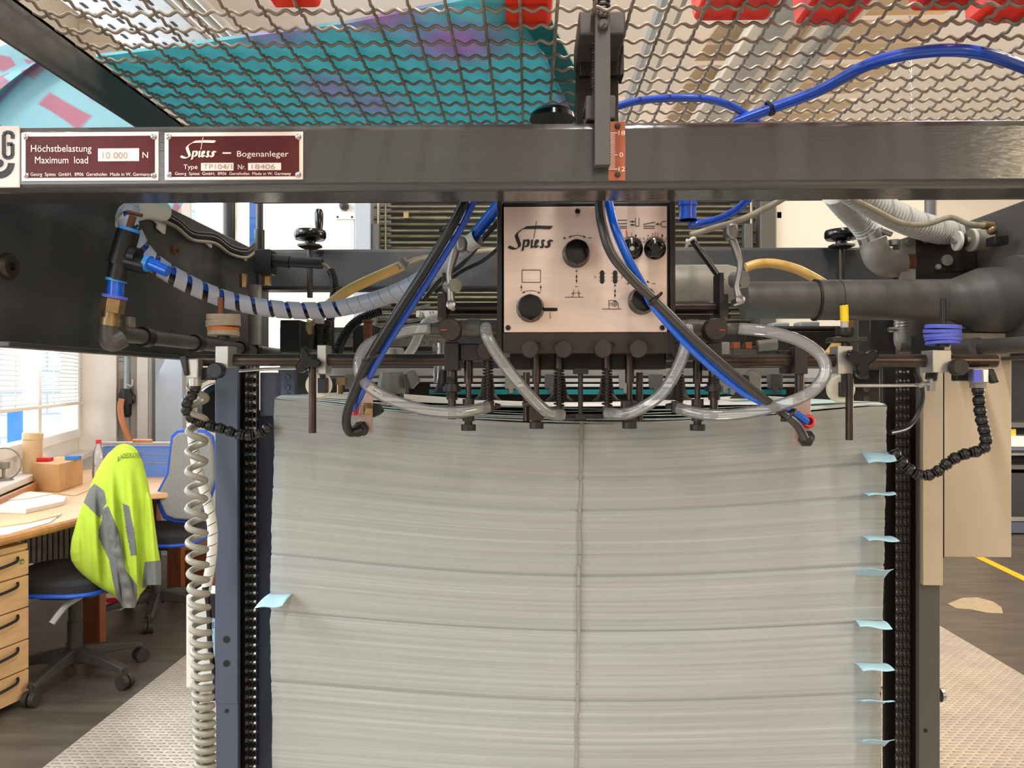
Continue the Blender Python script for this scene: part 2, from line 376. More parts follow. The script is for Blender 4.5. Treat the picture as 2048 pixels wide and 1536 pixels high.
LOGO = [[(1015,505),(975,495),(750,490),(520,500),(440,545),(350,605),(300,655),(280,690),(300,760),(340,860),(345,885),(330,915),(300,925),(180,870),(145,915),(200,945),(265,955),(320,940),(395,890),(405,850),(385,790),(350,690),(345,655),(360,620),(440,560),(530,555),(750,550),(960,558)],
 [(693,410),(703,415),(652,725),(640,725)],
 [(445,765),(490,755),(455,960),(405,990),(425,900)],
 [(480,770),(520,755),(560,755),(578,790),(562,870),(510,905),(470,905),(478,880),(505,870),(525,810),(510,788),(475,800)],
 [(595,765),(640,755),(622,885),(650,872),(650,895),(605,930),(583,915)],
 [(662,790),(695,755),(745,760),(752,800),(705,850),(700,882),(745,862),(745,888),(690,925),(650,910)],
 [(790,775),(830,755),(872,775),(850,800),(828,795),(852,870),(832,908),(800,930),(752,905),(775,880),(805,890),(790,840)],
 [(905,790),(960,755),(1025,775),(1000,802),(965,795),(975,860),(950,900),(900,925),(850,900),(878,872),(912,885)]]
def logo(b, fx, Y, dep=0.0008):
    for i, pl in enumerate(LOGO): b.pprism([fx(x, y) for x, y in pl], Y - dep, dep)
    return b
# ================================================================== room
def V2(x, y, z=0): return Vector((x, y, z))
def wallseg(b, p, q, z0, z1, th=0.12):
    p, q = Vector((p[0], p[1], 0)), Vector((q[0], q[1], 0)); d = (q - p).normalized(); n = Vector((-d.y, d.x, 0)) * th
    b.prism([p + V2(0, 0, z0), q + V2(0, 0, z0), q + V2(0, 0, z1), p + V2(0, 0, z1)], n); return b
def WQ(t, z=0, off=0): return Vector((-2.95 - .332 * t + .943 * off, 4.28 + .943 * t + .332 * off, z))      # window wall by the desk
def WR(s, z=0, off=0): return Vector((-3.58 + .943 * s + .332 * off, 6.07 + .332 * s - .943 * off, z))      # wall behind the desk
CH = 4.2
struct('floor', B().bx(-4.6, 9, -4, 12, -0.1, 0), 'floor_vinyl')
struct('ceiling', B().bx(-4.6, 9, -4, 12, CH, CH + .1), 'ceiling_white')
b = B()
wallseg(b, (-2.75, -4), (-2.75, 3.69), 0, .95); wallseg(b, (-2.75, -4), (-2.75, 3.69), 3.35, CH)
for y0, y1 in ((-4, -3.0), (-1.2, -.5), (1.05, 1.45), (3.35, 3.69)): wallseg(b, (-2.75, y0), (-2.75, y1), .95, 3.35)
qa, q0, q1, qb = WQ(-.62), WQ(-.35), WQ(1.78), WQ(1.92)
wallseg(b, qa, qb, 0, .93); wallseg(b, qa, qb, 3.35, CH); wallseg(b, qa, q0, .93, 3.35); wallseg(b, q1, qb, .93, 3.35)
struct('wall_left', b, 'wall_white')
b = B()
wallseg(b, WR(0), WR(12.2), 0, 1.75); wallseg(b, WR(0), WR(12.2), 3.35, CH); wallseg(b, WR(0), WR(.74), 1.75, 3.35); wallseg(b, WR(1.62), WR(12.2), 1.75, 3.35)
struct('wall_back', b, 'wall_beige')
struct('wall_right', wallseg(B(), (8.2, 10.4), (8.2, -4), 0, CH), 'wall_beige')
struct('wall_front', wallseg(B(), (8.2, -4), (-2.75, -4), 0, CH), 'wall_white')
def window(name, fn, t0, t1, z0, z1, muls, label):
    b = B(); w = .07
    def bar(ta, tb, za, zb):
        b.prism([fn(ta, za, -.07), fn(tb, za, -.07), fn(tb, zb, -.07), fn(ta, zb, -.07)], fn(0, 0, .02) - fn(0, 0, -.07))
    bar(t0, t0 + w, z0, z1); bar(t1 - w, t1, z0, z1); bar(t0 + w, t1 - w, z0, z0 + w); bar(t0 + w, t1 - w, z1 - w, z1)
    for t in muls: bar(t - w / 2, t + w / 2, z0 + w, z1 - w)
    o = struct(name, b, 'window_frame', .006, label)
    g = B(); g.prism([fn(t0 + w, z0 + w, -.03), fn(t1 - w, z0 + w, -.03), fn(t1 - w, z1 - w, -.03), fn(t0 + w, z1 - w, -.03)], fn(0, 0, -.025) - fn(0, 0, -.03))
    part('pane', g, 'window_glass', o)
    return o
w1 = window('window_1', WQ, -.35, 1.78, .93, 3.35, (.62,), 'white framed window beside the desk, blown out by daylight')
w2 = window('window_2', WR, .74, 1.62, 1.75, 3.35, (1.14,), 'small white window over the side plate, blue tiles outside')
part('handle', B().prism([WR(1.12, 2.62, .03), WR(1.14, 2.62, .03), WR(1.14, 2.75, .03), WR(1.12, 2.75, .03)], WR(0, 0, .05) - WR(0, 0, .02)), 'bright_steel', w2)
def LW(t, z=0, off=0): return Vector((-2.75 + off, t, z))
window('window_3', LW, -3.0, -1.2, .95, 3.35, (-2.1,), 'window of the left wall behind the viewer')
window('window_5', LW, -.5, 1.05, .95, 3.35, (.28,), 'window of the left wall level with the crossbar')
window('window_4', LW, 1.45, 3.35, .95, 3.35, (2.3,), 'window of the left wall next to the press')
b = B(); b.prism([WQ(-.6, .79, -.0), WQ(1.85, .79, 0), WQ(1.85, .83, 0), WQ(-.6, .83, 0)], WQ(0, 0, .12) - WQ(0, 0, 0))
struct('trim_1', b, 'wall_white', .006, 'white window sill board')
# pilaster, pipes and ducts on the wall behind the desk
b = B(); b.prism([WR(.0, 0, 0), WR(.27, 0, 0), WR(.27, CH, 0), WR(0, CH, 0)], WR(0, 0, .10) - WR(0, 0, 0))
struct('trim_2', b, 'wall_white', .004, 'white pilaster in the corner beside the window')
b = B()
for s, r in ((.44, .022), (.50, .03)): b.cyl(WR(s, 0, .07), WR(s, CH, .07), r)
struct('trim_3', b, 'wall_white', 0, 'white riser pipes on the wall behind the desk')
# outside
def facade(name, c, d, w, m, m2, label):
    me = mat(name + '_brick', 'f0f0f0', 0.8); N, K = me.node_tree.nodes, me.node_tree.links
    br = N.new('ShaderNodeTexBrick'); br.inputs['Scale'].default_value = 1.0; br.inputs['Brick Width'].default_value = .5; br.inputs['Row Height'].default_value = .25
    br.inputs['Color1'].default_value = lin(m); br.inputs['Color2'].default_value = lin(m); br.inputs['Mortar'].default_value = lin(m2); br.inputs['Mortar Size'].default_value = .012
    tc = N.new('ShaderNodeTexCoord'); mp = N.new('ShaderNodeMapping'); mp.inputs['Rotation'].default_value = (pi / 2, 0, 0); K.new(tc.outputs['Object'], mp.inputs[0]); K.new(mp.outputs[0], br.inputs[0])
    K.new(br.outputs[0], N['Principled BSDF'].inputs['Base Color'])
    o = bpy.data.objects.new(name, B().bx(-w / 2, w / 2, 0, .2, -3, 5).mesh(name)); COL.objects.link(o); o.data.materials.append(me)
    o.location = c; o.rotation_euler = (0, 0, math.atan2(d[1], d[0])); o['kind'] = 'structure'; o['label'] = label
facade('exterior_facade', (-6.4, 7.6, 0), (.5, .87), 7, 'f2f2f2', 'd0d4d8', 'white brick house wall across the yard')
facade('exterior_facade_blue', (-1.6, 9.3, 0), (.943, .332), 3.4, '3f8ae0', '2f6fc0', 'blue tiled wall outside the small window')
b = B(); b.bx(-4.82, -4.58, 7.0, 7.1, 0, 1.105)
struct('exterior_board', b, 'facade_blue', 0, 'blue board standing outside the window')
# tread plate platform around the press
struct('floor_tread_plate', B().bx(-1.69, 2.26, -1.2, 4.4, 0, .02), 'tread_steel', .004, 'silver tread plate on the floor around the feeder')
a, c = PZ(1955, 1113, .001), PZ(2060, 1163, .001); d = (c - a).normalized(); n = Vector((-d.y, d.x, 0)) * .035
b = B(); b.prism([a - d * 3 + n, c + d * 1 + n, c + d * 1 - n, a - d * 3 - n], (0, 0, .002)); struct('floor_marking', b, 'line_yellow', 0, 'yellow line painted on the floor')
b = B(); b.prism([PZ(u, v, .001) for u, v in ((1895, 1208), (1925, 1196), (1955, 1195), (1985, 1203), (2003, 1215), (2006, 1227), (1975, 1226), (1940, 1219), (1912, 1217))], (0, 0, .0015)); struct('floor_patch', b, 'stain', 0, 'pale worn patch on the dark floor')
# suspended boards, light trunking, cable tray
X0, X1 = .95, 2.15
for k in range(11):
    y = 3.7 + k * .28; z = 3.28 + (.02 if k % 2 else 0)
    b = B(); R = Matrix.Rotation(.14, 3, 'X'); b.rbox((1.0 + (X1 - X0) / 2, y, z), (X1 - X0, .33, .02), R)
    pos = ['first of the row, nearest the viewer'] + [f'{w} in the row above the mesh' for w in ('second', 'third', 'fourth', 'fifth', 'sixth', 'seventh', 'eighth', 'ninth', 'tenth')] + ['last of the row, deepest in the hall']
    solo('acoustic_board', b, 'board_beige', 'beige board hung under the ceiling, ' + pos[k], 'ceiling board', 'beige ceiling boards')
for (u, v), w, m, lb in (((1350, 0), .06, 'galvanised', 'grey metal trunking rail beside the beige boards'), ((1590, 0), .12, 'trunking_white', 'white light trunking under the beige boards, nearer the middle'), ((1718, 0), .09, 'trunking_white', 'white light trunking under the beige boards, second from the middle')):
    p = PZ(u, v, 3.12)
    t = thing('light_trunking', lb, 'light trunking', (p.x, p.y, 3.12), 'ceiling trunking rails')
    part('rail', B().bx(p.x - w, p.x + w, p.y - 2.2, 8.0, 3.12, 3.18), m, t, .004)
    part('lid', B().bx(p.x - w * .5, p.x + w * .5, p.y - 2.2, 8.0, 3.105, 3.12), 'galvanised' if m != 'galvanised' else 'trunking_white', t, .002)
t = thing('cable_tray', 'perforated steel cable tray hung below the ceiling at top left', 'cable tray', PZ(250, 30, 3.0))
a, c = PZ(175, -40, 3.0), PZ(345, 100, 3.0); d = (c - a).normalized(); n = Vector((d.y, -d.x, 0)); w = .22
part('tray', B().prism([a - d * .4 - n * w, a - d * .4 + n * w, c + d * 2 + n * w, c + d * 2 - n * w], (0, 0, .012)), 'galvanised', t)
b = B()
for k in range(34):
    for j in (-2, -1, 0, 1, 2):
        q = a + d * (-.3 + k * .1 + (.05 if j % 2 else 0)) + n * (j * .075); b.rbox(q + Vector((0, 0, -.001)), (.045, .014, .003), Matrix.Rotation(math.atan2(d.y, d.x), 3, 'Z'))
o = part('slots', b, 'black_deep', t); o['kind'] = 'stuff'
b = B()
for off in (.26, .31, .36): b.cyl(a - d * .4 + n * off + Vector((0, 0, .02)), c + d * 2 + n * off + Vector((0, 0, .02)), .02)
part('conduit', b, 'duct_grey', t)
def chain_hang(u, v0, v1, Y, lb):
    b = B(); a = P(u, v1, Y); N = int(L(v1 - v0, Y) / .034) + 6
    for k in range(N):
        c = a + Vector((0, 0, k * .034)); R = Matrix.Rotation(pi / 2 * (k % 2), 3, 'Z')
        b.tube([c + R @ Vector((.010 * math.cos(q * pi / 4), 0, .022 * math.sin(q * pi / 4))) for q in range(8)], .003, 6, 0, True)
    solo('hanging_chain', b, 'galvanised', lb, 'chain', 'thin chains from the ceiling')
chain_hang(78, 0, 50, 5.4, 'thin link chain hanging beside the cable tray, at its left')
chain_hang(370, 0, 90, 5.6, 'thin link chain hanging right of the perforated tray')
chain_hang(1820, 60, 230, 5.8, 'thin link chain hanging past the ends of the beige boards')
# ================================================================== cross bar with its plates
YB = .92
zt, zb = P(1024, 243, YB).z, P(1024, 378.5, YB).z
cb = thing('cross_bar', 'dark grey square crossbar with maroon name plates, spanning the whole feeder', 'machine bar', (.1, YB, zb)); cb['kind'] = 'thing'
part('tube', B().bx(-.95, 1.15, YB, YB + .07, zb, zt), 'bar_paint', cb, .0095)
def nameplate(u0, v0, u1, v1, lb):
    fr = part('rating_plate', B().pb(u0, v0, u1, v1, YB - .0015, .002), 'plate_rim', cb, .0006, lb)
    part('field', B().pb(u0 + 8, v0 + 8, u1 - 8, v1 - 7, YB - .0022, .0012), 'maroon', fr)
    for u, v in ((u0 + 9, v0 + 9), (u1 - 10, v0 + 9), (u0 + 10, v1 - 10), (u1 - 10, v1 - 10)):
        p = P(u, v, YB - .002); part('rivet', B().lathe([(.0037, 0), (.0033, .0012), (.0018, .0024), (0, .0028)], p, (0, -1, 0), 16), 'bright_steel', fr)
    return fr
n1 = nameplate(43, 265, 317, 361, 'maroon plate reading Höchstbelastung Maximum load 10000 N')
Yt = YB - .0022
text('lettering', 'Höchstbelastung', 62, 290, 183, 308, Yt, 'print_white', n1)
text('lettering', 'Maximum  load', 70, 313, 176, 327, Yt, 'print_white', n1)
part('value_field', B().pb(196, 297, 278, 322, Yt - .0004, .001), 'print_white', n1)
text('lettering', '10 000', 205, 304, 255, 317, Yt - .0006, 'print_faint', n1)
text('lettering', 'N', 285, 304, 296, 316, Yt, 'print_white', n1)
text('lettering', 'Georg  Spiess  GmbH.  8906  Gersthofen  Made in W. Germany', 61, 345, 300, 354, Yt, 'print_white', n1)
n2 = nameplate(329, 265, 606, 359, 'maroon plate reading Spiess Bogenanleger Type TP104/1')
part('lettering', logo(B(), lambda x, y: (360 + (x - 145) / 880 * 73, 274 + (y - 410) / 580 * 46), Yt), 'print_white', n2)
part('lettering', B().stroke([(445, 306), (462, 306)], 3, Yt), 'print_white', n2)
text('lettering', 'Bogenanleger', 474, 302, 577, 317, Yt, 'print_white', n2)
text('lettering', 'Type', 367, 329, 395, 341, Yt, 'print_white', n2)
part('value_field', B().pb(402, 326, 467, 341, Yt - .0004, .001), 'print_white', n2)
text('lettering', 'TP104/1', 406, 328, 464, 338, Yt - .0006, 'print_faint', n2)
text('lettering', 'Nr.', 476, 329, 491, 339, Yt, 'print_white', n2)
part('value_field', B().pb(496, 326, 562, 340, Yt - .0004, .001), 'print_white', n2)
text('lettering', '18406', 503, 328, 550, 338, Yt - .0006, 'print_faint', n2)
text('lettering', 'Georg  Spiess  GmbH.  8906  Gersthofen  Made in W. Germany', 350, 344, 582, 352, Yt, 'print_white', n2)
bd = part('test_badge', B().pb(-95, 252, 39, 375, YB - .0015, .002), 'badge_face', cb, .002, 'pale badge with a black letter G')
Yg = YB - .0016
def arc(cx, cy, r, a0, a1, n=14): return [(cx + r * math.cos(math.radians(a0 + (a1 - a0) * k / n)), cy + r * math.sin(math.radians(a0 + (a1 - a0) * k / n))) for k in range(n + 1)]
b = B(); b.stroke([(24.5, 277), (24.5, 268), (20, 264.5), (11, 264.5), (7, 269), (7, 310)], 7, Yg); b.stroke([(7, 310), (11, 315), (20, 315), (24.5, 311), (24.5, 288), (14, 288)], 7, Yg)
b.stroke(arc(-2, 326, 24, 0, 100, 18), 13, Yg); b.pprism(arc(-2, 326, 8, 0, 360, 24)[:-1], Yg - .0006, .0006)
part('lettering', b, 'print_black', bd)
sp = part('scale_plate', B().pb(1217, 243, 1251, 361, YB - .0015, .002), 'copper_plate', cb, .0004, 'copper coloured scale plate marked 18, 0 and 12')
b = B()
for k in range(19):
    v = 266 + k * (338 - 266) / 18; b.stroke([(1218.5, v), (1235 if k in (0, 11, 18) else 1230, v)], 1.5, Yg)
part('lettering', b, 'print_white', sp)
for s, v in (('18', 266), ('0', 309.5), ('12', 338)): text('lettering', s, 1237 if s != '0' else 1239, v - 4.5, 1250 if s != '0' else 1246, v + 4.5, Yg, 'print_white', sp)
for v in (252, 349): part('screw', B().lathe([(.0036, 0), (.003, .0018), (0, .0024)], P(1235, v, YB - .0015), (0, -1, 0), 14), 'brown_iron', sp)
# height stop bracket in front of the bar
hs = thing('height_gauge', 'dark steel height gauge clamped over the crossbar beside the copper scale', 'gauge', P(1206, 245, .95))
part('pointer_bar', B().pb(1190, 22, 1221, 330, .900, .012), 'warm_grey', hs, .001)
part('head_block', B().pb(1158, 22, 1251, 68, .912, .11), 'warm_grey', hs, .002)
part('back_plate', B().pb(1152, 138, 1237, 262, 1.0, .02), 'dark_iron', hs, .001)
part('arm', B().pb(1160, 60, 1248, 150, .99, .03), 'dark_iron', hs, .001)
for v in (27, 51):
    q = part('screw', B().lathe([(.0062, 0), (.006, .004), (.0045, .0055)], P(1206, v, .900), (0, -1, 0), 20), 'warm_grey', hs)
    part('slot', B().stroke([(1201, v + 5), (1211, v - 5)], 2.2, .8945), 'black_deep', q)
part('threaded_rod', B().cyl(P(1189, 240, .94), P(1189, 60, .94), .0042).helix(P(1189, 225, .94), P(1189, 75, .94), .0042, .0013, 26), 'rod_steel', hs)
part('spring', B().helix(P(1203, 20, .93), P(1203, -40, .93), .009, .0022, 6), 'dark_iron', hs)
part('nut_block', B().pb(1172, 190, 1231, 238, .925, .05), 'warm_grey', hs, .002)
part('clamp_screw', B().cyl(P(1165, 228, .945), P(1176, 228, .945), .006, n=6), 'dark_iron', hs)
# ================================================================== mesh guard
MH = 1.785
gd = thing('mesh_guard', 'crimped wire mesh guard in a steel frame above the crossbar', 'guard', (.1, 1.2, MH - .05))
xl = -.585; xr = 1.35; ya, yb = .62, 1.62; pt = .0428
b = B(); b.bx(xl - .004, xl, ya, yb, MH - .052, MH + .004); b.bx(xl - .03, xl, ya, yb, MH - .002, MH + .004)
part('side_rail', b, 'pipe_grey', gd, .001)
b = B(); b.bx(xr, xr + .004, ya, yb, MH - .052, MH + .004); part('side_rail', b, 'pipe_grey', gd, .001)
part('rear_rail', B().bx(xl, xr, yb, yb + .004, MH - .052, MH + .004), 'pipe_grey', gd, .001)
def wires(along):
    b = B(); n = int(((yb - ya) if along == 'x' else (xr - xl)) / pt); ln = (xr - xl) if along == 'x' else (yb - ya)
    for i in range(n + 1):
        q = (ya if along == 'x' else xl) + .018 + i * pt; pts = []; N = int(ln / pt * 16)
        for k in range(N + 1):
            t = ln * k / N; ph = t / pt * 4 * pi; w = (.0023 if along == 'x' else .0017) * math.sin(ph + (pi / 2))
            if along == 'x': pts.append((xl + t, q, MH + w))
            else: pts.append((q, ya + t, MH - w))
        b.tube(pts, .0021, 6, 0, cap=False)
    return b
part('cross_wires', wires('x'), 'wire', gd); part('long_wires', wires('y'), 'wire', gd)
# printed sheets and red trays lying on the mesh
mt = MH + .007
edge = [PZ(-10 + 0, 0, mt)]
poly = [PZ(u, v, mt) for u, v in ((192, 114), (330, 97), (520, 70), (700, 46), (860, 14), (1000, -14), (1020, 15), (1085, 110), (1150, 240))] 
far = [Vector((.16, 1.58, mt)), Vector((xl + .01, 1.58, mt))]
b = B(); b.prism(poly + far, (0, 0, .004))
solo('printed_sheets', b, 'printed_sheet', 'teal sheets printed with violet blots, lying on the mesh guard', 'printed sheet')
b = B(); b.prism([PZ(u, v, mt + .006) for u, v in ((1005, 0), (1090, 0), (1110, 60), (1158, 150), (1175, 240), (1140, 240), (1090, 110))], (0, 0, .003))
solo('printed_sheet_offcut', b, 'teal_dark', 'bright turquoise sheet lying under the red tray edge on the mesh', 'printed sheet')
def drape(ya_, yb_, z0, drop, outw, lb, hue):
    def f(s, t):
        y = ya_ + (yb_ - ya_) * s; q = t ** 1.15
        return Vector((xl - .034 - outw * (1 - (1 - q) ** 1.3) + .02 * s * t, y + .01 * math.sin(5 * t), z0 - drop * q ** 1.5 + .006 * math.sin(9 * s)))
    o = B().grid(f, 16, 16); o = solo('draped_sheet', o, hue, lb, 'printed sheet', 'printed sheets over the guard rail')
    q = o.modifiers.new('thickness', 'SOLIDIFY'); q.thickness = .0006
    return o
def drape_mat():
    m = mat('draped_print', '9fd0d6', 0.5); N, K = m.node_tree.nodes, m.node_tree.links; b = N['Principled BSDF']
    tc = N.new('ShaderNodeTexCoord'); sx = N.new('ShaderNodeSeparateXYZ'); K.new(tc.outputs['Generated'], sx.inputs[0])
    vo = N.new('ShaderNodeTexVoronoi'); vo.inputs['Scale'].default_value = 3.6; vo.distance = 'CHEBYCHEV'; K.new(tc.outputs['Generated'], vo.inputs['Vector'])
    r = N.new('ShaderNodeValToRGB'); e = r.color_ramp.elements; e[0].position = .28; e[0].color = lin('e2bcc8'); e[1].position = .33; e[1].color = lin('cdeaf0'); K.new(vo.outputs['Distance'], r.inputs[0])
    r2 = N.new('ShaderNodeValToRGB'); e = r2.color_ramp.elements; e[0].position = .02; e[0].color = lin('d9c7c4'); e[1].position = .09; e[1].color = (1, 1, 1, 1)
    x = e.new(.03); x.color = lin('a9d4cc'); x = e.new(.045); x.color = lin('b99ac8'); x = e.new(.06); x.color = lin('d8f2f2')
    K.new(sx.outputs['Y'], r2.inputs[0])
    mx = N.new('ShaderNodeMix'); mx.data_type = 'RGBA'; mx.blend_type = 'MULTIPLY'; mx.inputs[0].default_value = 1.0
    K.new(r.outputs[0], mx.inputs[6]); K.new(r2.outputs[0], mx.inputs[7]); K.new(mx.outputs[2], b.inputs['Base Color'])
    tl = N.new('ShaderNodeBsdfTranslucent'); K.new(mx.outputs[2], tl.inputs[0]); ms = N.new('ShaderNodeMixShader'); ms.inputs[0].default_value = 0.5
    o = N['Material Output']; K.new(b.outputs[0], ms.inputs[1]); K.new(tl.outputs[0], ms.inputs[2]); K.new(ms.outputs[0], o.inputs[0])
drape_mat()
drape(.995, 1.55, MH + .004, .14, .13, 'inner printed sheet with pink squares drooping over the guard rail, left', 'draped_print')
drape(.965, 1.05, MH + .012, .075, .16, 'outer curled turquoise sheet at the left corner of the guard', 'draped_print')
def tray(u0, u1, v1, depth, hh, lb, top=None):
    a, c = PZ(u0, v1, mt), PZ(u1, v1, mt); w = c.x - a.x; y1 = a.y; y0 = y1 - depth; r = []
    for z, k in ((0, .93), (hh * .12, .985), (hh, 1.08)):
        r.append([Vector((a.x + w / 2 - w / 2 * k, y0 - .02 * (k - .93), mt + .002 + z)), Vector((a.x + w / 2 + w / 2 * k, y0 - .02 * (k - .93), mt + .002 + z)), Vector((a.x + w / 2 + w / 2 * k, y1 + .05 * (k - .93), mt + .002 + z)), Vector((a.x + w / 2 - w / 2 * k, y1 + .05 * (k - .93), mt + .002 + z))])
    b = B(); rr = [[b.bm.verts.new(p) for p in q] for q in r]; b.skin(rr, False); b.bm.faces.new(rr[0][::-1])
    o = solo('plastic_tray', b, 'red_tray', lb, 'tray', 'red trays on the mesh guard', .004)
    q = o.modifiers.new('thickness', 'SOLIDIFY'); q.thickness = .003; q.offset = 1
    return o
tray(545, 640, 16, .12, .06, 'red plastic tray on the mesh, leftmost of the six')
tray(1008, 1100, 55, .16, .09, 'red plastic tray resting on the corner of the teal sheets')
tray(1388, 1538, 42, .14, .07, 'red plastic tray on the mesh over the grey trunking rail')
tray(1592, 1702, 52, .14, .07, 'red plastic tray on the mesh under the white light trunking')
tray(1822, 1925, 22, .10, .06, 'dark red plastic tray at the top edge, second from the far right')
tray(1935, 2060, 48, .14, .07, 'red plastic tray on the mesh, rightmost of the six')
# ================================================================== side plates, rear bar, posts
XL, XR = -.70, .925
z_t = 1.35 + .344
YR = 1.955
b = B(); b.prism([(XL, .992, 1.403), (XL, YR + .1, 1.408), (XL, YR + .1, z_t), (XL, .992, z_t)], (-.022, 0, 0)); 
sl = thing('machine_side_plate', 'dark steel side plate of the feeder, left of the tee connector hoses', 'machine plate', (XL, 1.4, 1.4), 'feeder side plates')
part('plate_body', b, 'plate_paint', sl, .003)
part('lower_flange', B().bx(XL, XL + .02, .992, YR + .1, 1.398, 1.406), 'plate_paint', sl, .002)
p = PX(12, 533, XL); part('bolt', B().lathe([(.017, 0), (.017, .006), (.015, .009), (.006, .009), (.006, .003), (0, .003)], p, (1, 0, 0), 24), 'brown_iron', sl)
p = PX(345, 500, XL); part('bolt', B().lathe([(.009, 0), (.009, .006), (.005, .007), (.005, .014), (0, .015)], p, (1, 0, 0), 6), 'rust', sl)
sr = thing('machine_side_plate', 'grey steel side plate of the feeder, carrying the big exhaust duct', 'machine plate', (XR, 1.4, 1.4), 'feeder side plates')
b = B(); b.prism([(XR, .992, 1.399), (XR, YR + .1, 1.399), (XR, YR + .1, z_t), (XR, .992, z_t)], (.022, 0, 0)); part('plate_body', b, 'warm_grey', sr, .003)
part('lower_flange', B().bx(XR - .02, XR, .992, YR + .1, 1.395, 1.402), 'warm_grey', sr, .002)
rb = thing('rear_crossbar', 'grey steel rear crossbar carrying the two handwheels', 'machine bar', (.1, YR, 1.592)); rb['kind'] = 'thing'
part('tube', B().bx(XL + .001, XR - .001, YR, YR + .075, 1.592, z_t + .001), 'plate_paint', rb, .008)
PY = 1.36
def post(ul, ur, sgn, lb):
    a, c = P(ul, 900, PY).x, P(ur, 900, PY).x
    t = thing('lift_post', lb, 'machine post', ((a + c) / 2, PY, .02), 'pile lift posts')
    return t, a, c
pl, a, c = post(430, 475, 1, 'blue grey steel lift post beside the coiled cable, drilled with holes')
part('front_flange', B().bx(a, c, PY, PY + .012, .78, 1.39), 'blue_grey', pl, .001)
part('front_flange', B().bx(a + .001, c + .0005, PY + .001, PY + .013, .02, 1.03), 'blue_grey', pl, .001)
part('web', B().bx(a, a + .012, PY + .012, PY + .1, .02, 1.39), 'dark_iron', pl)
xk = P(515, 900, PY + .1).x; x2 = P(549, 900, PY + .1).x
part('channel_back', B().bx(a, xk, PY + .1, PY + .11, .02, 1.39), 'black_deep', pl)
part('rear_flange', B().bx(xk, x2 + .06, PY + .085, PY + .11, .02, 1.30), 'blue_grey', pl, .001)
for v, r in ((1279, .0062), (1327, .0062), (1422, .0035)):
    part('bolt_hole', B().lathe([(r, 0), (r, .0006), (0, .0006)], P(453, v, PY - .0002), (0, -1, 0), 20), 'black_deep', pl)
part('guide_block', B().pb(520, 745, 552, 832, PY + .05, .03), 'blue_grey', pl, .001)
pr, a2, c2 = post(1838, 1880, -1, 'dark lift post behind the narrow cream cover strip')
part('front_flange', B().bx(a2, c2, PY, PY + .012, .02, 1.39), 'warm_grey', pr, .001)
part('web', B().bx(c2 - .012, c2, PY + .012, PY + .1, .02, 1.39), 'dark_iron', pr)
part('channel_back', B().bx(P(1770, 900, PY + .1).x, c2, PY + .1, PY + .11, .02, 1.39), 'black_deep', pr)
part('bolt_hole', B().lathe([(.0035, 0), (.0035, .0006), (0, .0006)], P(1851, 1461, PY - .0002), (0, -1, 0), 16), 'black_deep', pr)
part('bolt', B().lathe([(.012, 0), (.011, .006), (0, .008)], P(1880, 1390, PY + .02), (1, 0, 0), 16), 'bright_steel', pr)
def roller_chain(u, Y, v0, v1, lb):
    x = P(u, 900, Y).x; z1 = P(u, v0, Y).z; z0 = P(u, v1, Y).z; p_ = .01588; b = B(); c = B(); N = int((z1 - z0) / p_)
    for k in range(N):
        z = z1 - k * p_
        for s in (-1, 0, 1): b.cyl((x + s * .0068 - .0026, Y, z), (x + s * .0068 + .0026, Y, z), .0042, n=8) if s else None
        for s in (-.0105, -.0035, .0035, .0105):
            o = .0006 if k % 2 else 0
            c.bx(x + s - .0007 + o, x + s + .0007 + o, Y - .006, Y + .006, z - .0072, z + .0072)
        b.cyl((x - .0115, Y, z), (x + .0115, Y, z), .0023, n=8)
    t = thing('lift_chain', lb, 'chain', (x, Y, z0), 'pile lift chains')
    o = part('rollers', b, 'bright_steel', t); o['kind'] = 'stuff'; o = part('side_links', c, 'rod_steel', t); o['kind'] = 'stuff'
roller_chain(503, PY + .04, 735, 1600, 'oily roller chain running down inside the drilled blue grey post')
roller_chain(1806, PY + .05, 745, 1600, 'oily roller chain running down beside the row of blue slips')
cv = thing('cover_strip', 'narrow cream cover strip in front of the lift post', 'machine cover', P(1860, 1160, PY - .012))
part('sheet_panel', B().bx(a2 + .001, c2 - .001, PY - .012, PY - .0005, P(0, 1160, PY - .012).z, 1.395), 'cream_tan', cv, .001)
q0, q1 = P(1887, 1114, 1.5), P(2023, 718, 1.5)
cv = thing('guard_cover', 'wide cream cover panel behind the jointed air nozzle', 'machine cover', ((q0.x + q1.x) / 2, 1.5, q0.z))
part('sheet_panel', B().bx(q0.x, q1.x, 1.5, 1.515, q0.z, q1.z + .05), 'cream_tan', cv, .001)
part('gap_shade', B().bx(q0.x - .012, q0.x - .0005, 1.496, 1.60, q0.z, q1.z + .05), 'black_deep', cv)  # black strip painting in the shade of the gap between the covers
part('bracket', B().bx(q0.x, q1.x - .02, 1.515, 1.55, q1.z - .02, q1.z + .06), 'warm_grey', cv)
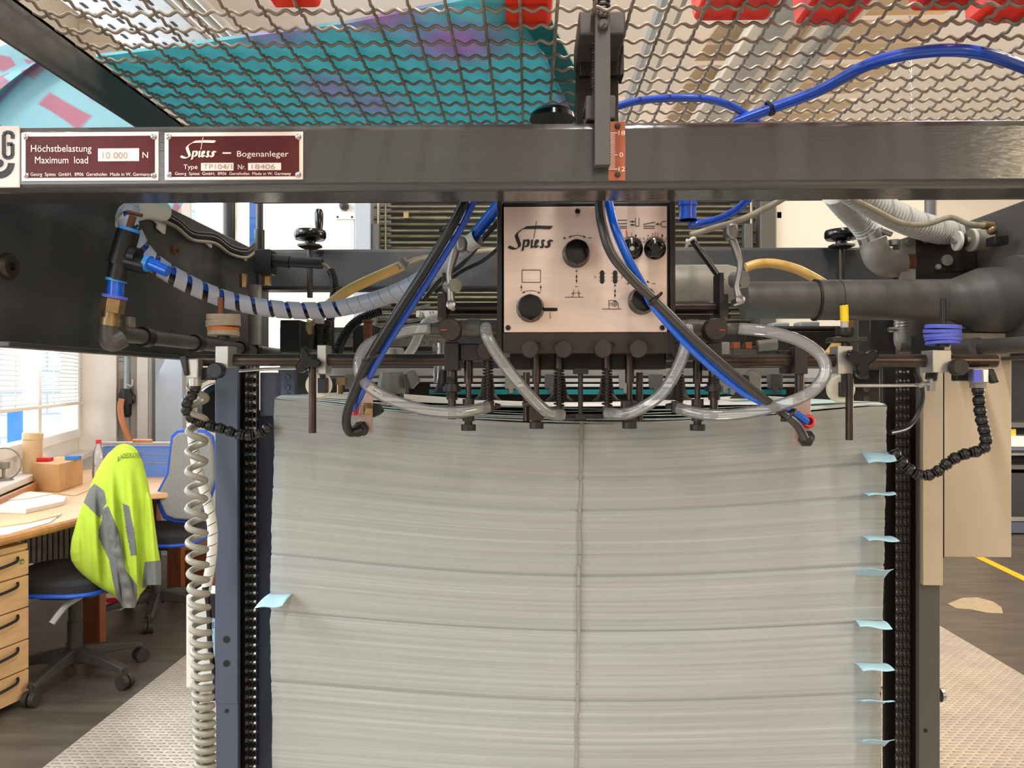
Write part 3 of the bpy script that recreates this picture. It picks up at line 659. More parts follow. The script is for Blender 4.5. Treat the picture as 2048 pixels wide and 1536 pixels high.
# ================================================================== paper pile
YP = 1.25
xa, xb = P(549, 1100, YP).x, P(1775, 1100, YP).x; NR, NF = 330, 44; zbot = .16; ztop = P(552, 798, YP).z
def topz(s): return ztop - .0345 * math.sin(pi * min(1, s * 1.02)) ** 1.1 - .011 * s
rj = random.Random(3); jx = 0.0; rows = []
bm = bmesh.new(); lay = bm.verts.layers.float_vector.new('layer'); gap = 0
for j in range(NR + 1):
    t = j / NR; jx = .9 * jx + rj.uniform(-.0005, .0005); gy = rj.uniform(-.0008, .0008); gz = rj.uniform(-.5, .5) * .002
    if j in (26, 41, 72, 98, 131, 175, 214, 260): gy += .004
    wl = -.006 * math.sin(pi * min(1, t * 1.5)); wr = -.010 * min(1, t * 2.5); ring = []
    def pt_(x, y, s): 
        v = bm.verts.new((x, y, topz(s) * (1 - t) + zbot * t + gz * (0.3 + s) - .006 * math.sin(pi * t) * s)); v[lay] = (x, y, t); ring.append(v)
    for k in range(NF + 1):
        s = k / NF; pt_(xa + wl + jx + (xb + wr + jx - xa - wl - jx) * s, YP + gy + .0015 * math.sin(7 * s + j * .05), s)
    for k in range(1, 7): pt_(xb + wr + jx, YP + .72 * k / 7, 1)
    for k in range(9): s = 1 - k / 8; pt_(xa + jx + (xb - xa) * s, YP + .72, s)
    for k in range(6, 0, -1): pt_(xa + wl + jx, YP + .72 * k / 7, 0)
    rows.append(ring)
n = len(rows[0])
for j in range(NR):
    for k in range(n): bm.faces.new((rows[j][k], rows[j][(k + 1) % n], rows[j + 1][(k + 1) % n], rows[j + 1][k]))
bm.normal_update(); bmesh.ops.recalc_face_normals(bm, faces=bm.faces[:])
me = bpy.data.meshes.new('paper_pile'); bm.to_mesh(me); bm.free()
me.polygons.foreach_set('use_smooth', [True] * len(me.polygons))
pp = thing('paper_pile', 'tall pile of pale paper sheets standing under the suction head', 'paper pile', (.12, YP + .36, .02))
put('sheet_stack', me, 'paper_edges', pp)
part('pallet', B().bx(xa - .01, xb + .01, YP - .01, YP + .74, .02, .159), 'wood', pp)
rs = random.Random(9)
for k in range(7):
    lift = .001 + k * .0009; ph = rs.uniform(0, 6)
    def f(s, t, k=k, lift=lift, ph=ph):
        y = YP + .003 + .012 * k * (0.4 + .6 * math.sin(pi * s)) + (.70 - .01 * k) * t
        return Vector((xa + (xb - xa) * s, y, topz(s) + lift + (.0035 * k * (math.sin(pi * s) ** 1.5)) * (1 - t) ** 3 + .0016 * math.sin(4 * s * pi + ph) * (1 - t) + .012 * t * math.sin(pi * s)))
    o = part('loose_sheet', B().grid(f, 30, 12), 'sheet_edge' if k % 2 else 'paper', pp); q = o.modifiers.new('thickness', 'SOLIDIFY'); q.thickness = .0005
b = B(); rj = random.Random(5); v = 842; uu = 1160
while v < 1640:
    h = rj.uniform(14, 60); u = 1163 - (v - 840) * .016 + rj.uniform(-1.2, 1.2); b.pb(u - 3, v, u + 2.2, v + h, YP - .0042, .004); v += h + rj.uniform(-1, 2)
part('spine_mark', b, 'spine_grey', pp, 0, 'grey line running down the middle of the pile')
SL = [((1717, 903), (1780, 904), (1794, 921), (1737, 926), 'curved blue slip at the top of the slips beside the pile edge'), ((1716, 988), (1781, 986), (1793, 988), (1737, 991), 'flat blue slip seen edge on, second from the top of the pile edge'),
 ((1717, 1073), (1773, 1072), (1800, 1082), (1738, 1081), 'blue slip third from the top along the pile edge'), ((1708, 1155), (1767, 1158), (1787, 1138), (1724, 1138), 'darker blue slip bent upwards, fourth from the top'),
 ((1705, 1239), (1766, 1241), (1785, 1258), (1720, 1253), 'blue slip fifth from the top, drooping'), ((1704, 1324), (1766, 1326), (1790, 1340), (1726, 1342), 'blue slip sixth from the top, its corner curled'),
 ((1706, 1406), (1767, 1407), (1790, 1402), (1726, 1402), 'narrow looking blue slip, second from the bottom'), ((1709, 1490), (1769, 1492), (1790, 1479), (1727, 1481), 'lowest blue slip of the column, bent upwards'),
 ((541, 1186), (591, 1183), (565, 1211), (508, 1217), 'single blue slip on the left edge of the pile, throwing a long shadow')]
for bl, br, fr, fl, lb in SL:
    A_, B_, C_, D_ = P(*bl, YP + .012), P(*br, YP + .012), P(*fr, YP - .045), P(*fl, YP - .045)
    def f(s, t): 
        p = A_.lerp(B_, s).lerp(D_.lerp(C_, s), t); p.z += .003 * math.sin(pi * t) + .0015 * math.sin(2 * pi * s) * t; return p
    o = solo('paper_slip', B().grid(f, 8, 6), 'slip', lb, 'paper slip', 'blue counting slips in the pile'); q = o.modifiers.new('thickness', 'SOLIDIFY'); q.thickness = .0006
# ================================================================== suction head: control box
YC = 1.118
sh = thing('suction_unit', 'black suction head with a pale control panel and black knobs, hanging over the pile', 'feeder head', P(1170, 700, 1.2))
part('housing', B().pb(1004, 405, 1340, 668, YC + .002, .16), 'black_plastic', sh, .002)
part('side_cheek', B().pb(994, 400, 1004, 706, YC - .004, .17).pb(1340, 400, 1351, 706, YC - .004, .17), 'dark_iron', sh, .001)
part('lower_block', B().pb(1004, 664, 1342, 706, YC - .002, .17), 'brown_iron', sh, .002)
part('under_block', B().pb(1020, 706, 1332, 738, YC + .05, .08), 'black_deep', sh)
pn = part('control_panel', B().pb(1008, 414, 1334, 664, YC - .003, .005), 'panel_face', sh, .0005, 'pale brushed control panel printed with symbols')
Yn = YC - .003
part('lettering', logo(B(), lambda x, y: (1000 + x / 9.6, 400 + y / 9.6), Yn), 'print_black', pn)
def arrow(b, x, y, dx, dy, s=7, w=4):
    n = math.hypot(dx, dy); dx, dy = dx / n, dy / n
    b.pprism([(x, y), (x - dx * s - dy * w / 2, y - dy * s + dx * w / 2), (x - dx * s + dy * w / 2, y - dy * s - dx * w / 2)], Yn - .0006, .0006)
b = B()
b.stroke([(1044, 540), (1081, 540), (1081, 564.5), (1044, 564.5), (1044, 540)], 1.3, Yn)
for x in (1042.5, 1081.5): b.stroke([(x, 583), (x, 576)], 1, Yn); arrow(b, x, 569, 0, -1)
b.stroke([(1050, 582.5), (1062, 581), (1074, 582.5)], 1, Yn); arrow(b, 1043, 586.5, -1, .45); arrow(b, 1082, 587, 1, .45)
b.stroke([(1143, 472), (1154, 470), (1165, 472)], 1, Yn); arrow(b, 1136, 475, -1, .4); arrow(b, 1173, 475, 1, .4)
b.stroke([(1126, 476), (1132, 476)], 1.2, Yn); b.stroke([(1129, 473), (1129, 479)], 1.2, Yn); b.stroke([(1176, 475.5), (1183, 475.5)], 1.2, Yn)
def updown(b, x, y):
    b.stroke([(x - 2.5, y), (x + 2.5, y)], 1.1, Yn); b.stroke([(x, y - 2.5), (x, y + 2.5)], 1.1, Yn)
    b.stroke([(x, y + 12), (x, y + 20)], 1, Yn); arrow(b, x, y + 6, 0, -1); arrow(b, x, y + 25, 0, 1); b.stroke([(x - 3, y + 31), (x + 3, y + 31)], 1.1, Yn)
updown(b, 1153, 542); updown(b, 1230, 571)
b.stroke([(1130, 594.5), (1167, 594.5)], 1.2, Yn); b.stroke([(1144, 594), (1148, 588), (1144, 588), (1144, 586), (1160, 586), (1160, 588), (1156, 588), (1160, 594)], 1, Yn); b.stroke([(1147, 580), (1147, 586)], 1, Yn); b.stroke([(1157, 580), (1157, 586)], 1, Yn)
b.stroke([(1204, 618), (1243, 618)], 1.2, Yn); b.stroke([(1218, 618), (1218, 615), (1217, 601), (1231, 601), (1236, 606), (1237, 617)], 1, Yn); b.stroke(arc(1229.5, 608, 4.6, 0, 360), .9, Yn); b.stroke([(1225, 608), (1234, 608)], .9, Yn); b.stroke([(1229.5, 604), (1229.5, 612.5)], .9, Yn); b.stroke([(1217, 606), (1225, 606)], .9, Yn); b.stroke([(1217, 610), (1225, 610)], .9, Yn)
for v in (440, 447, 452.5, 456): b.stroke([(1226, v), (1254, v)], 1.1, Yn)
b.stroke([(1271, 435), (1271, 452), (1278, 452), (1278, 435)], 1.1, Yn)
for v in (443, 449.5): b.stroke([(1266, v), (1271, v)], 1, Yn); arrow(b, 1259.5, v, -1, 0)
for q in (((1287, 448.5), (1310, 444)), ((1287, 452), (1310, 452)), ((1287, 456), (1310, 456))): b.stroke(q, 1.1, Yn)
arrow(b, 1310, 448, -1, 0); b.stroke([(1316, 448), (1321, 448)], 1, Yn); b.stroke([(1333, 442.5), (1326, 442.5), (1322, 446), (1322, 450), (1326, 453.5), (1333, 453.5)], 1.1, Yn)
for cx in (1262, 1310):
    b.stroke(arc(cx, 500, 26.5, -145, -38, 14), .9, Yn)
    for k in range(6): a = math.radians(-145 + k * 107 / 5); b.stroke([(cx + 25.5 * math.cos(a), 500 + 25.5 * math.sin(a)), (cx + 28.5 * math.cos(a), 500 + 28.5 * math.sin(a))], .9, Yn)
for u in (1193, 1199): pass
for x in (1204, 1230):
    for v in (546, 554, 561): b.stroke([(x - 7, v), (x + 7, v)], .7, Yn)
b.stroke([(1253, 567), (1259, 567)], 1.1, Yn); b.stroke([(1256, 564), (1256, 570)], 1.1, Yn); b.stroke([(1304, 567), (1311, 567)], 1.1, Yn); arrow(b, 1300, 566, 1, .6)
b.stroke([(1100.5, 625), (1100.5, 631)], 1, Yn)
part('symbols', b, 'print_black', pn)
for s, u, v in (('0', 1100.5, 634.5), ('0', 1190.5, 554), ('0', 1244, 554), ('2', 1263, 468.5), ('1', 1271.5, 471.5), ('0', 1280, 477.5), ('5', 1287.5, 477.5), ('4', 1296, 471.5), ('3', 1305, 468.5), ('2', 1315.5, 468.5), ('1', 1324.5, 471.5), ('0', 1332, 477.5), ('3', 1253.5, 467.5)):
    text('numeral', s, u - 1.6, v - 2.6, u + 1.6, v + 2.6, Yn, 'print_black', pn)
part('setting_mark', B().stroke([(1252.5, 460), (1254, 473)], 2.2, Yn - .0002).stroke([(1311, 464), (1310, 473)], 2.2, Yn - .0002), 'print_red', pn)
def pill(u0, v0, u1, v1):
    r = min(u1 - u0, v1 - v0) / 2; hor = (u1 - u0) > (v1 - v0)
    if hor: pts = arc(u0 + r, (v0 + v1) / 2, r, 90, 270, 8) + arc(u1 - r, (v0 + v1) / 2, r, -90, 90, 8)
    else: pts = arc((u0 + u1) / 2, v0 + r, r, 180, 360, 8) + arc((u0 + u1) / 2, v1 - r, r, 0, 180, 8)
    return B().pprism(pts, Yn - .0005, .0005)
for q in ((1085, 615.5, 1115.5, 622.5), (1200, 540.5, 1208.5, 567.5), (1226, 540.5, 1234.5, 567.5)): part('slot', pill(*q), 'black_deep', pn)
for u, v in ((1155, 422.5), (1016, 655.5), (1324.5, 655.5)):
    p = P(u, v, Yn); part('screw', B().lathe([(L(5.4, Yn), 0), (L(5.2, Yn), .002), (L(3, Yn), .0025), (L(2.5, Yn), .001), (0, .001)], p, (0, -1, 0), 18), 'black_plastic', pn)
def knob(u, v, r):
    R = L(r, Yn); b = B(); x, y, a = frame((0, -1, 0)); o = P(u, v, Yn); rings = []
    for f, h in ((1.0, 0), (1.0, .004), (.93, .007), (.90, .022), (.84, .026), (.5, .0275), (.02, .028)):
        n = 48; rr = []
        for k in range(n):
            lob = 1 + (.035 if (k % 6) in (0, 1) and .85 < f < 1 else 0)
            rr.append(b.bm.verts.new(o + a * h + x * (R * f * lob * math.cos(2 * pi * k / n)) + y * (R * f * lob * math.sin(2 * pi * k / n))))
        rings.append(rr)
    b.skin(rings); return part('rotary_knob', b, 'black_gloss', sh)
for q in ((1152, 508.5, 27.5), (1060.5, 617, 28), (1283, 602, 27.5)): knob(*q)
for u, v in ((1264, 497.5), (1310, 497.5)):
    p = P(u, v, Yn); R = L(22, Yn)
    k = part('pointer_knob', B().lathe([(R, 0), (R, .002), (R * .8, .004), (R * .62, .012), (R * .5, .013), (0, .013)], p, (0, -1, 0), 36).pprism([(u - 5, v - 16), (u + 5, v - 16), (u + 8, v + 14), (u - 8, v + 14)], Yn - .02, .02), 'black_gloss', sh, .001)
    part('pointer_mark', B().pb(u - 1.2, v - 18, u + 1.2, v - 11, Yn - .0208, .001), 'print_white', k)
part('knob_screw', B().lathe([(L(5, Yn), 0), (L(4.5, Yn), .001), (0, .001)], P(1264, 497, Yn - .02), (0, -1, 0), 16), 'bright_steel', sh)
# thumb discs, plungers, springs, sucker nozzles
YD = 1.10; YQ = 1.165
def disc(u, v, r, Y=YD, th=.02, nm='thumb_disc', m='brown_iron'):
    R = L(r, Y); p = P(u, v, Y); return part(nm, B().lathe([(R * .9, 0), (R, -.0012), (R, -th), (R * .4, -th), (R * .4, -th - .03)], p, (0, -1, 0), 32), m, sh)
for u in (1060, 1128, 1207, 1278): disc(u, 697.5, 17.5)
for u in (1077, 1116, 1224, 1265): part('cap_screw', B().lathe([(L(10, YC), 0), (L(10, YC), .004), (L(5, YC), .004), (L(5, YC), .001), (0, .001)], P(u, 690, YC - .002), (0, -1, 0), 20), 'dark_iron', sh)
MIR = lambda u: 2332 - u
def vc(b, u, v0, v1, r, Y=YQ, n=18): return b.cyl(P(u, v0, Y), P(u, v1, Y), L(r, Y), n=n)
for mi in (0, 1):
    g = (lambda u: MIR(u)) if mi else (lambda u: u)
    # inner plunger with knurled screw
    part('plunger', vc(B(), g(1073), 704, 766, 9), 'rod_steel', sh); vb = vc(B(), g(1073), 760, 812, 5.5); part('plunger_rod', vb, 'rod_steel', sh)
    part('holder', B().pb(min(g(1059), g(1087)), 800, max(g(1059), g(1087)), 842, YQ - .014, .028), 'brown_iron', sh, .003)
    part('knurled_screw', vc(vc(B(), g(1073), 840, 846, 9), g(1073), 844, 857, 14.5, n=14), 'dark_iron', sh)
    part('side_tube', vc(B(), g(1053), 745, 842, 7, YQ + .03), 'rod_steel', sh)
    part('cross_pin', B().cyl(P(g(1046), 810, YQ - .016), P(g(1068), 804, YQ - .02), .004), 'brown_iron', sh)
    # inner sprung nozzle
    part('nozzle_stem', vc(vc(B(), g(1118), 706, 740, 8.5), g(1118), 738, 812, 5), 'rod_steel', sh)
    part('spring', B().helix(P(g(1118), 738, YQ), P(g(1118), 812, YQ), L(9.5, YQ), .0013, 12), 'dark_iron', sh)
    part('nozzle_nut', vc(B(), g(1118), 812, 837, 10, n=6), 'brown_iron', sh)
    part('nozzle_lever', B().cyl(P(g(1108), 823, YQ), P(g(1092), 823, YQ), .006, .004), 'dark_iron', sh)
    # sucker cup over the sheets
    part('sucker_cup', B().lathe([(.004, .04), (.009, .038), (.011, .022), (.012, .014), (.016, .006), (.0235, 0), (.0205, 0), (.012, .007), (.008, .012), (.006, .02)], P(g(1119), 801, YQ + .09), (0, 0, 1), 28, cap=False), 'dark_iron', sh)
    # outer group: block, threaded tube, slotted plunger, sprung nozzle
    part('outer_block', B().pb(min(g(919), g(1000)), 687, max(g(919), g(1000)), 721, YQ - .012, .05), 'dark_iron', sh, .002)
    disc(g(971), 700, 17.5, YQ - .03, .015)
    part('threaded_block', B().pb(min(g(888), g(918)), 684, max(g(888), g(918)), 741, YQ - .02, .04), 'dark_iron', sh, .002)
    part('threaded_tube', vc(B(), g(904), 740, 800, 10.5), 'rod_steel', sh)
    part('screw_thread', B().helix(P(g(904), 755, YQ), P(g(904), 799, YQ), L(10.5, YQ), .0012, 12), 'dark_iron', sh)
    part('lock_nut', vc(vc(B(), g(904), 772, 783, 18), g(904), 768, 772, 14), 'dark_iron', sh)
    part('tube_end', vc(B(), g(904), 798, 838, 8), 'rod_steel', sh)
    part('plunger', vc(B(), g(937), 718, 768, 9), 'rod_steel', sh); part('plunger_rod', vc(B(), g(937), 766, 800, 5.5), 'rod_steel', sh)
    part('plunger_slot', B().pb(g(937) - 2.5, 722, g(937) + 2.5, 757, YQ - L(9.6, YQ), .004), 'black_deep', sh)
    part('holder', vc(B(), g(937), 798, 842, 12), 'brown_iron', sh)
    part('knurled_screw', vc(vc(B(), g(937), 842, 850, 8), g(937), 849, 861, 15, n=14), 'dark_iron', sh)
    part('nozzle_stem', vc(B(), g(976), 716, 806, 5), 'rod_steel', sh)
    part('spring', B().helix(P(g(976), 720, YQ), P(g(976), 802, YQ), L(9.5, YQ), .0013, 13), 'dark_iron', sh)
    part('nozzle_nut', vc(B(), g(978), 802, 825, 12, n=6), 'brown_iron', sh)
    part('nozzle_lever', B().cyl(P(g(990), 812, YQ), P(g(1001), 812, YQ), .005, .003), 'dark_iron', sh)
    part('sucker_cup', B().lathe([(.004, .04), (.009, .038), (.011, .022), (.012, .014), (.016, .006), (.0235, 0), (.0205, 0), (.012, .007), (.008, .012), (.006, .02)], P(g(975), 800, YQ + .09), (0, 0, 1), 28, cap=False), 'dark_iron', sh)
    part('sucker_cup', B().lathe([(.004, .04), (.009, .038), (.011, .022), (.012, .014), (.016, .006), (.0235, 0), (.0205, 0), (.012, .007), (.008, .012), (.006, .02)], P(g(888) if not mi else 1487, 786 if not mi else 797, YQ + .14), (0, 0, 1), 28, cap=False), 'dark_iron', sh)
    # air manifold beside the box
    uL, uR = g(1004), g(921)
    part('manifold', B().cyl(P(uL, 657, YC + .03), P(uR, 657, YC + .03), L(17, YC + .03)).cyl(P(g(960), 657, YC + .03), P(g(935), 657, YC + .03), L(18.5, YC + .03)), 'pipe_grey', sh)
    d_ = disc(g(899), 658, 22.5, YC - .005, .035, 'valve_disc', 'brown_iron')
    part('index_mark', B().stroke([(g(881), 660), (g(893), 659.5)], 1.6, YC - .0055), 'print_red', d_)
    part('spigot', B().cyl(P(g(885), 657, YC + .03), P(g(856), 657, YC + .03), L(11, YC + .03)), 'pipe_grey', sh)
    part('spigot', B().cyl(P(g(972), 656, YC + .03), P(g(972), 654, YC - .012), L(10, YC)), 'pipe_grey', sh)
    part('support_shaft', B().cyl(P(g(1000), 617, YC + .06), P(g(878), 617, YC + .06), L(12, YC + .06)), 'rod_steel', sh)
    part('shaft_bracket', B().pprism([(g(a_), v_) for a_, v_ in ((884, 545), (893, 545), (893, 640), (875, 640), (875, 588), (884, 588))], YC + .03, .04), 'dark_iron', sh, .001)
    part('bracket_screw', B().lathe([(L(8, YC), 0), (L(8, YC), .004), (L(4, YC), .005), (0, .005)], P(g(885), 640, YC + .03), (0, -1, 0), 16), 'brown_iron', sh)
part('presser_foot', vc(B(), 1161, 746, 838, 5, YQ - .01).pb(1148, 735, 1177, 748, YQ - .02, .03).pprism([(1155, 828), (1168, 828), (1173, 840), (1150, 840)], YQ - .02, .02), 'dark_iron', sh, .001)
part('foot_plate', B().pb(1118, 831, 1215, 838, YQ + .005, .06), 'dark_iron', sh)
# clamp levers
def lever(pts, w, Y, lb, knobpts, bolt, parent_lb):
    t = thing('clamp_lever', lb, 'clamp lever', P(*bolt, Y), 'clamp levers of the suction head')
    b = B(); b.tube([P(u, v, Y) for u, v in pts], lambda s: L(w * (1.15 - .35 * math.sin(pi * min(1, s * 1.3))), Y), 12, 8); part('arm', b, 'cast_lever', t)
    part('grip', B().pprism(knobpts, Y - .012, .024), 'cast_lever', t, .004)
    part('pivot_bolt', B().lathe([(L(9, Y), -.02), (L(9, Y), .006), (L(5, Y), .007), (L(5, Y), .002), (0, .002)], P(*bolt, Y - .012), (0, -1, 0), 20), 'bright_steel', t)
    return t
t = lever([(903, 610), (901, 585), (899, 560), (899, 542), (906, 515), (914, 490)], 8, 1.135, 'bright cast clamp lever left of the control panel', [(910, 474), (922, 471), (933, 475), (932, 493), (925, 502), (912, 500)], (902, 610), '')
part('eccentric', B().lathe([(L(14, 1.15), -.01), (L(14, 1.15), .01)], P(905, 572, 1.14), (.6, -.8, 0), 24), 'cast_lever', t)
t = lever([(1478, 598), (1473, 575), (1477, 552), (1480, 530), (1474, 505), (1464, 478)], 7, 1.135, 'dull cast clamp lever right of the control panel', [(1453, 449), (1464, 443), (1477, 447), (1478, 468), (1472, 480), (1460, 478), (1453, 468)], (1479, 600), '')
part('eccentric', B().lathe([(L(17, 1.15), -.01), (L(17, 1.15), .01)], P(1478, 560, 1.15), (.6, -.8, 0), 24), 'cast_lever', t)
# drive motor behind the box
Ym = 1.62
mo = thing('drive_motor', 'stained grey cylindrical motor behind the right edge of the control panel', 'motor', P(1390, 570, Ym))
part('motor_body', B().lathe([(L(30, Ym), 0), (L(37, Ym), .01), (L(37, Ym), .13), (L(30, Ym), .155), (L(20, Ym), .165)], P(1330, 567, Ym), (1, 0, 0), 36), 'elbow_cast', mo)
part('motor_foot', B().pb(1345, 595, 1420, 640, Ym + .02, .05), 'dark_iron', mo, .002)
# cross rods
YRd = 1.20
rl = thing('clamp_rod', 'brown steel clamp rod left of the suction head', 'rod', P(640, 720, YRd), 'rods carrying the sheet guides')
part('rod', B().cyl(P(385, 720, YRd), P(925, 720, YRd), L(12, YRd), n=24), 'rod_steel', rl)
rr_ = thing('clamp_rod', 'brown steel clamp rod right of the suction head', 'rod', P(1720, 722, YRd), 'rods carrying the sheet guides')
part('rod', B().cyl(P(1400, 721, YRd), P(1991, 722, YRd), L(13, YRd), n=24), 'rod_steel', rr_)
part('hanger_block', B().pb(1590, 694, 1616, 748, YRd - .022, .03), 'brown_iron', rr_, .001)
part('hanger_pin', B().cyl(P(1599, 746, YRd - .005), P(1599, 800, YRd - .005), L(9, YRd)), 'rod_steel', rr_)
part('hanger_bracket', B().pb(1570, 700, 1592, 748, YRd, .03), 'dark_iron', rr_, .002)
# disc stacks on silver clamp blocks
def stack(u, vb, v0, v1, discs, post, lb, blk, knob_, grp='rubber disc stacks'):
    Y = YRd - .02; t = thing('disc_stack', lb, 'disc stack', P(u, vb, Y), grp)
    pts = [(blk[0], blk[1]), (blk[0] + 12, blk[1] - 8), (blk[2] + 8, blk[1] - 8), (blk[2] + 8, blk[3] - 12), (blk[2], blk[3]), (blk[0], blk[3])]
    part('clamp_block', B().pb(blk[0], blk[1], blk[2], blk[3], Y - .006, .036), 'brushed_alu', t, .001)
    part('clamp_knob', B().lathe([(L(16, Y), .0), (L(16, Y), .014), (L(14, Y), .016), (0, .016)], P(knob_[0], knob_[1], Y - .006), (0, -1, 0), 28), 'black_plastic', t)
    part('stem', B().cyl(P(u, vb + 6, Y + .01), P(u, vb - 24, Y + .01), L(12, Y)), 'dark_iron', t)
    part('spindle', B().cyl(P(post[0], post[1], Y + .01), P(post[0], vb, Y + .01), L(post[2], Y)), 'rust' if u < 1000 else 'dark_iron', t)
    for k, (va, vbb, r, m, du) in enumerate(discs):
        b = B(); b.lathe([(L(8, Y), 0), (L(r, Y), 0), (L(r, Y), L(vbb - va, Y)), (L(8, Y), L(vbb - va, Y))], P(u + du, vbb, Y + .01), (.05 * math.sin(k * 2.1), .06 * math.cos(k), 1), 30, cap=False)
        part('rubber_disc', b, m, t, .0008)
    return t
stack(447, 672, 630, 672, [(662, 672, 31, 'tan_disc', 0), (654, 663, 31, 'orange_disc', -1), (640, 653, 34, 'tan_disc', 0), (628, 640, 33, 'tan_disc', 0)], (441, 595, 5.5), 'stack of tan and orange rubber discs on a silver clamp block', (430, 692, 456, 735), (437, 741))
stack(1885, 688, 650, 690, [(683, 689, 31, 'blue_disc', 0), (675, 682, 33, 'blue_disc', 1), (667, 674, 34, 'blue_disc', 0), (659, 666, 34, 'blue_disc', -1), (650, 658, 33, 'blue_disc', 1)], (1886, 598, 5.5), 'stack of blue foam discs on a silver clamp block', (1866, 700, 1903, 745), (1911, 735))
# sheet guides: hanging pin with star knob, wheel and arm
def star(u, v, r, Y, rots, t, m='black_gloss'):
    pts = []
    for k in range(36):
        a = 2 * pi * k / 36; f = .42 + .58 * max(0, math.cos(1.5 * (a - rots))) ** 2 if False else .45 + .55 * (0.5 + .5 * math.cos(3 * (a - rots))) ** 1.3
        pts.append((u + r * f * math.cos(a), v + r * f * math.sin(a)))
    part('star_knob', B().pprism(pts, Y - .016, .014), m, t, .003)
def guide(u, v0, v1, blk, stc, wheel, arm, lb, right):
    Y = YRd - .012; t = thing('sheet_guide', lb, 'sheet guide', P(u, v0, Y), 'sheet guides with wheels')
    part('clamp_block', B().pb(blk[0], blk[1], blk[2], blk[3], Y - .004, .034), 'brushed_alu', t, .001)
    star(stc[0], stc[1], stc[2], Y - .004, stc[3], t)
    part('guide_pin', B().cyl(P(u, v0, Y - .008), P(u, v1, Y - .008), L(7.5, Y), n=20), 'rod_steel', t)
    Yw = YRd + .06; p = P(wheel[0], wheel[1], Yw)
    part('wheel', B().lathe([(L(wheel[2] - 2, Yw), 0), (L(wheel[2], Yw), .002), (L(wheel[2], Yw), .010), (L(wheel[2] - 2, Yw), .012)], p, (0, 1, 0), 40), 'wheel_ivory', t)
    part('toothed_block', B().pb(wheel[0] - 1, wheel[1] - 14, wheel[0] + 17, wheel[1] + 16, Yw - .014, .014).pb(wheel[0] + 3, wheel[1] - 40, wheel[0] + 12, wheel[1] - 12, Yw - .01, .012), 'black_plastic', t, .001)
    part('wheel_arm', B().ptube([(a_, b_, YRd + .03) for a_, b_ in arm], 3.2), 'bright_steel', t)
    if right:
        part('arm_spring', B().helix(P(1866, 733, YRd + .02), P(1862, 760, YRd + .02), L(10, YRd), .0016, 7), 'dark_iron', t)
        part('arm_end', B().cyl(P(1863, 757, YRd + .02), P(1862, 782, YRd + .02), L(8, YRd), n=8).ptube([(1838, 772, YRd + .025), (1850, 768, YRd + .02), (1862, 770, YRd + .02)], 5), 'cast_lever', t)
    return t
guide(625, 735, 866, (634, 690, 652, 748), (612, 722, 30, 2.3), (636, 770, 26), [(478, 742), (540, 738), (620, 738), (640, 748)], 'sheet guide with hanging pin and ivory wheel, left end of the pile', False)
guide(1699, 748, 880, (1676, 692, 1706, 748), (1727, 722, 36, math.pi / 2), (1684, 778, 27), [(1838, 770), (1780, 771), (1700, 771)], 'sheet guide with black star knob and ivory wheel, near the yellow marker', True)
# ================================================================== edge sensors on the pile
def sensor(pl, ring_, nut, lb, left):
    Y = 1.195; t = thing('height_sensor', lb, 'sensor', P(pl[0], pl[3], Y), 'pile height sensors')
    part('mount_plate', B().pb(pl[0], pl[1], pl[2], pl[3], Y, .004), 'clear_pink', t, .001)
    dx = (-.75, -.66, 0) if left else (.1, -1, .1)
    part('push_fitting', B().lathe([(L(13, Y), -.012), (L(13, Y), -.002), (L(11, Y), 0)], P(ring_[0] + (14 if left else 0), ring_[1], Y - .004), dx, 6), 'brass', t)
    part('release_ring', B().lathe([(L(13.5, Y), 0), (L(13.5, Y), .006), (L(11, Y), .008), (L(8, Y), .008), (L(8, Y), 0)], P(ring_[0], ring_[1], Y - .006), dx, 28, cap=False), 'red_plastic', t)
    part('cable_gland', B().lathe([(L(15, Y), 0), (L(16, Y), .008), (L(13, Y), .01), (L(13, Y), .018), (L(8, Y), .02)], P(nut[0], nut[1], Y - .002), (-.5, -.8, -.3) if left else (-.1, -1, .4), 6), 'black_plastic', t)
    return t
t = sensor((717, 772, 745, 866), (712, 817), (727, 855), 'pile sensor with red fitting near the left corner of the pile', True)
part('rear_body', B().pprism([(744, 806), (758, 810), (765, 823), (757, 830), (744, 836)], 1.20, .02), 'black_plastic', t, .002)
t = sensor((1587, 796, 1622, 893), (1614, 843), (1611, 880), 'pile sensor with red ring and black cable gland under the hose ends', False)
# ================================================================== hoses
def hose(name, path, r, m, lb, cat='hose', group=None, n=14):
    b = B(); b.ptube(path, r, n, 10); return solo(name, b, m, lb, cat, group)
def tie(u, v, Y, ax, r, par, m='black_plastic'):
    R = L(r, Y); p = P(u, v, Y); x, y, a = frame(ax)
    b = B(); b.tube([p + x * (R * math.cos(2 * pi * k / 18)) + y * (R * math.sin(2 * pi * k / 18)) for k in range(18)], .0022, 6, 0, True)
    b.rbox(p + y * R * .9 + Vector((0, -.004, 0)), (.007, .007, .005), Matrix.Identity(3)); return part('cable_tie', b, m, par)
Q = 1.06
h = hose('sensor_cable', [(930, 400, 1.05), (905, 450, 1.05), (850, 540, 1.06), (797, 622, 1.07), (740, 715, 1.09), (708, 785, 1.12), (693, 835, 1.15), (699, 864, 1.17), (722, 860, 1.18)], 9.5, 'black_rubber', 'black hose looping down to the sensor at the left corner of the pile', 'hose')
for u, v, ax in ((891, 455, (.5, 0, -.8)), (738, 714, (.5, 0, -.85))): tie(u + 6, v, 1.06, ax, 17, h)
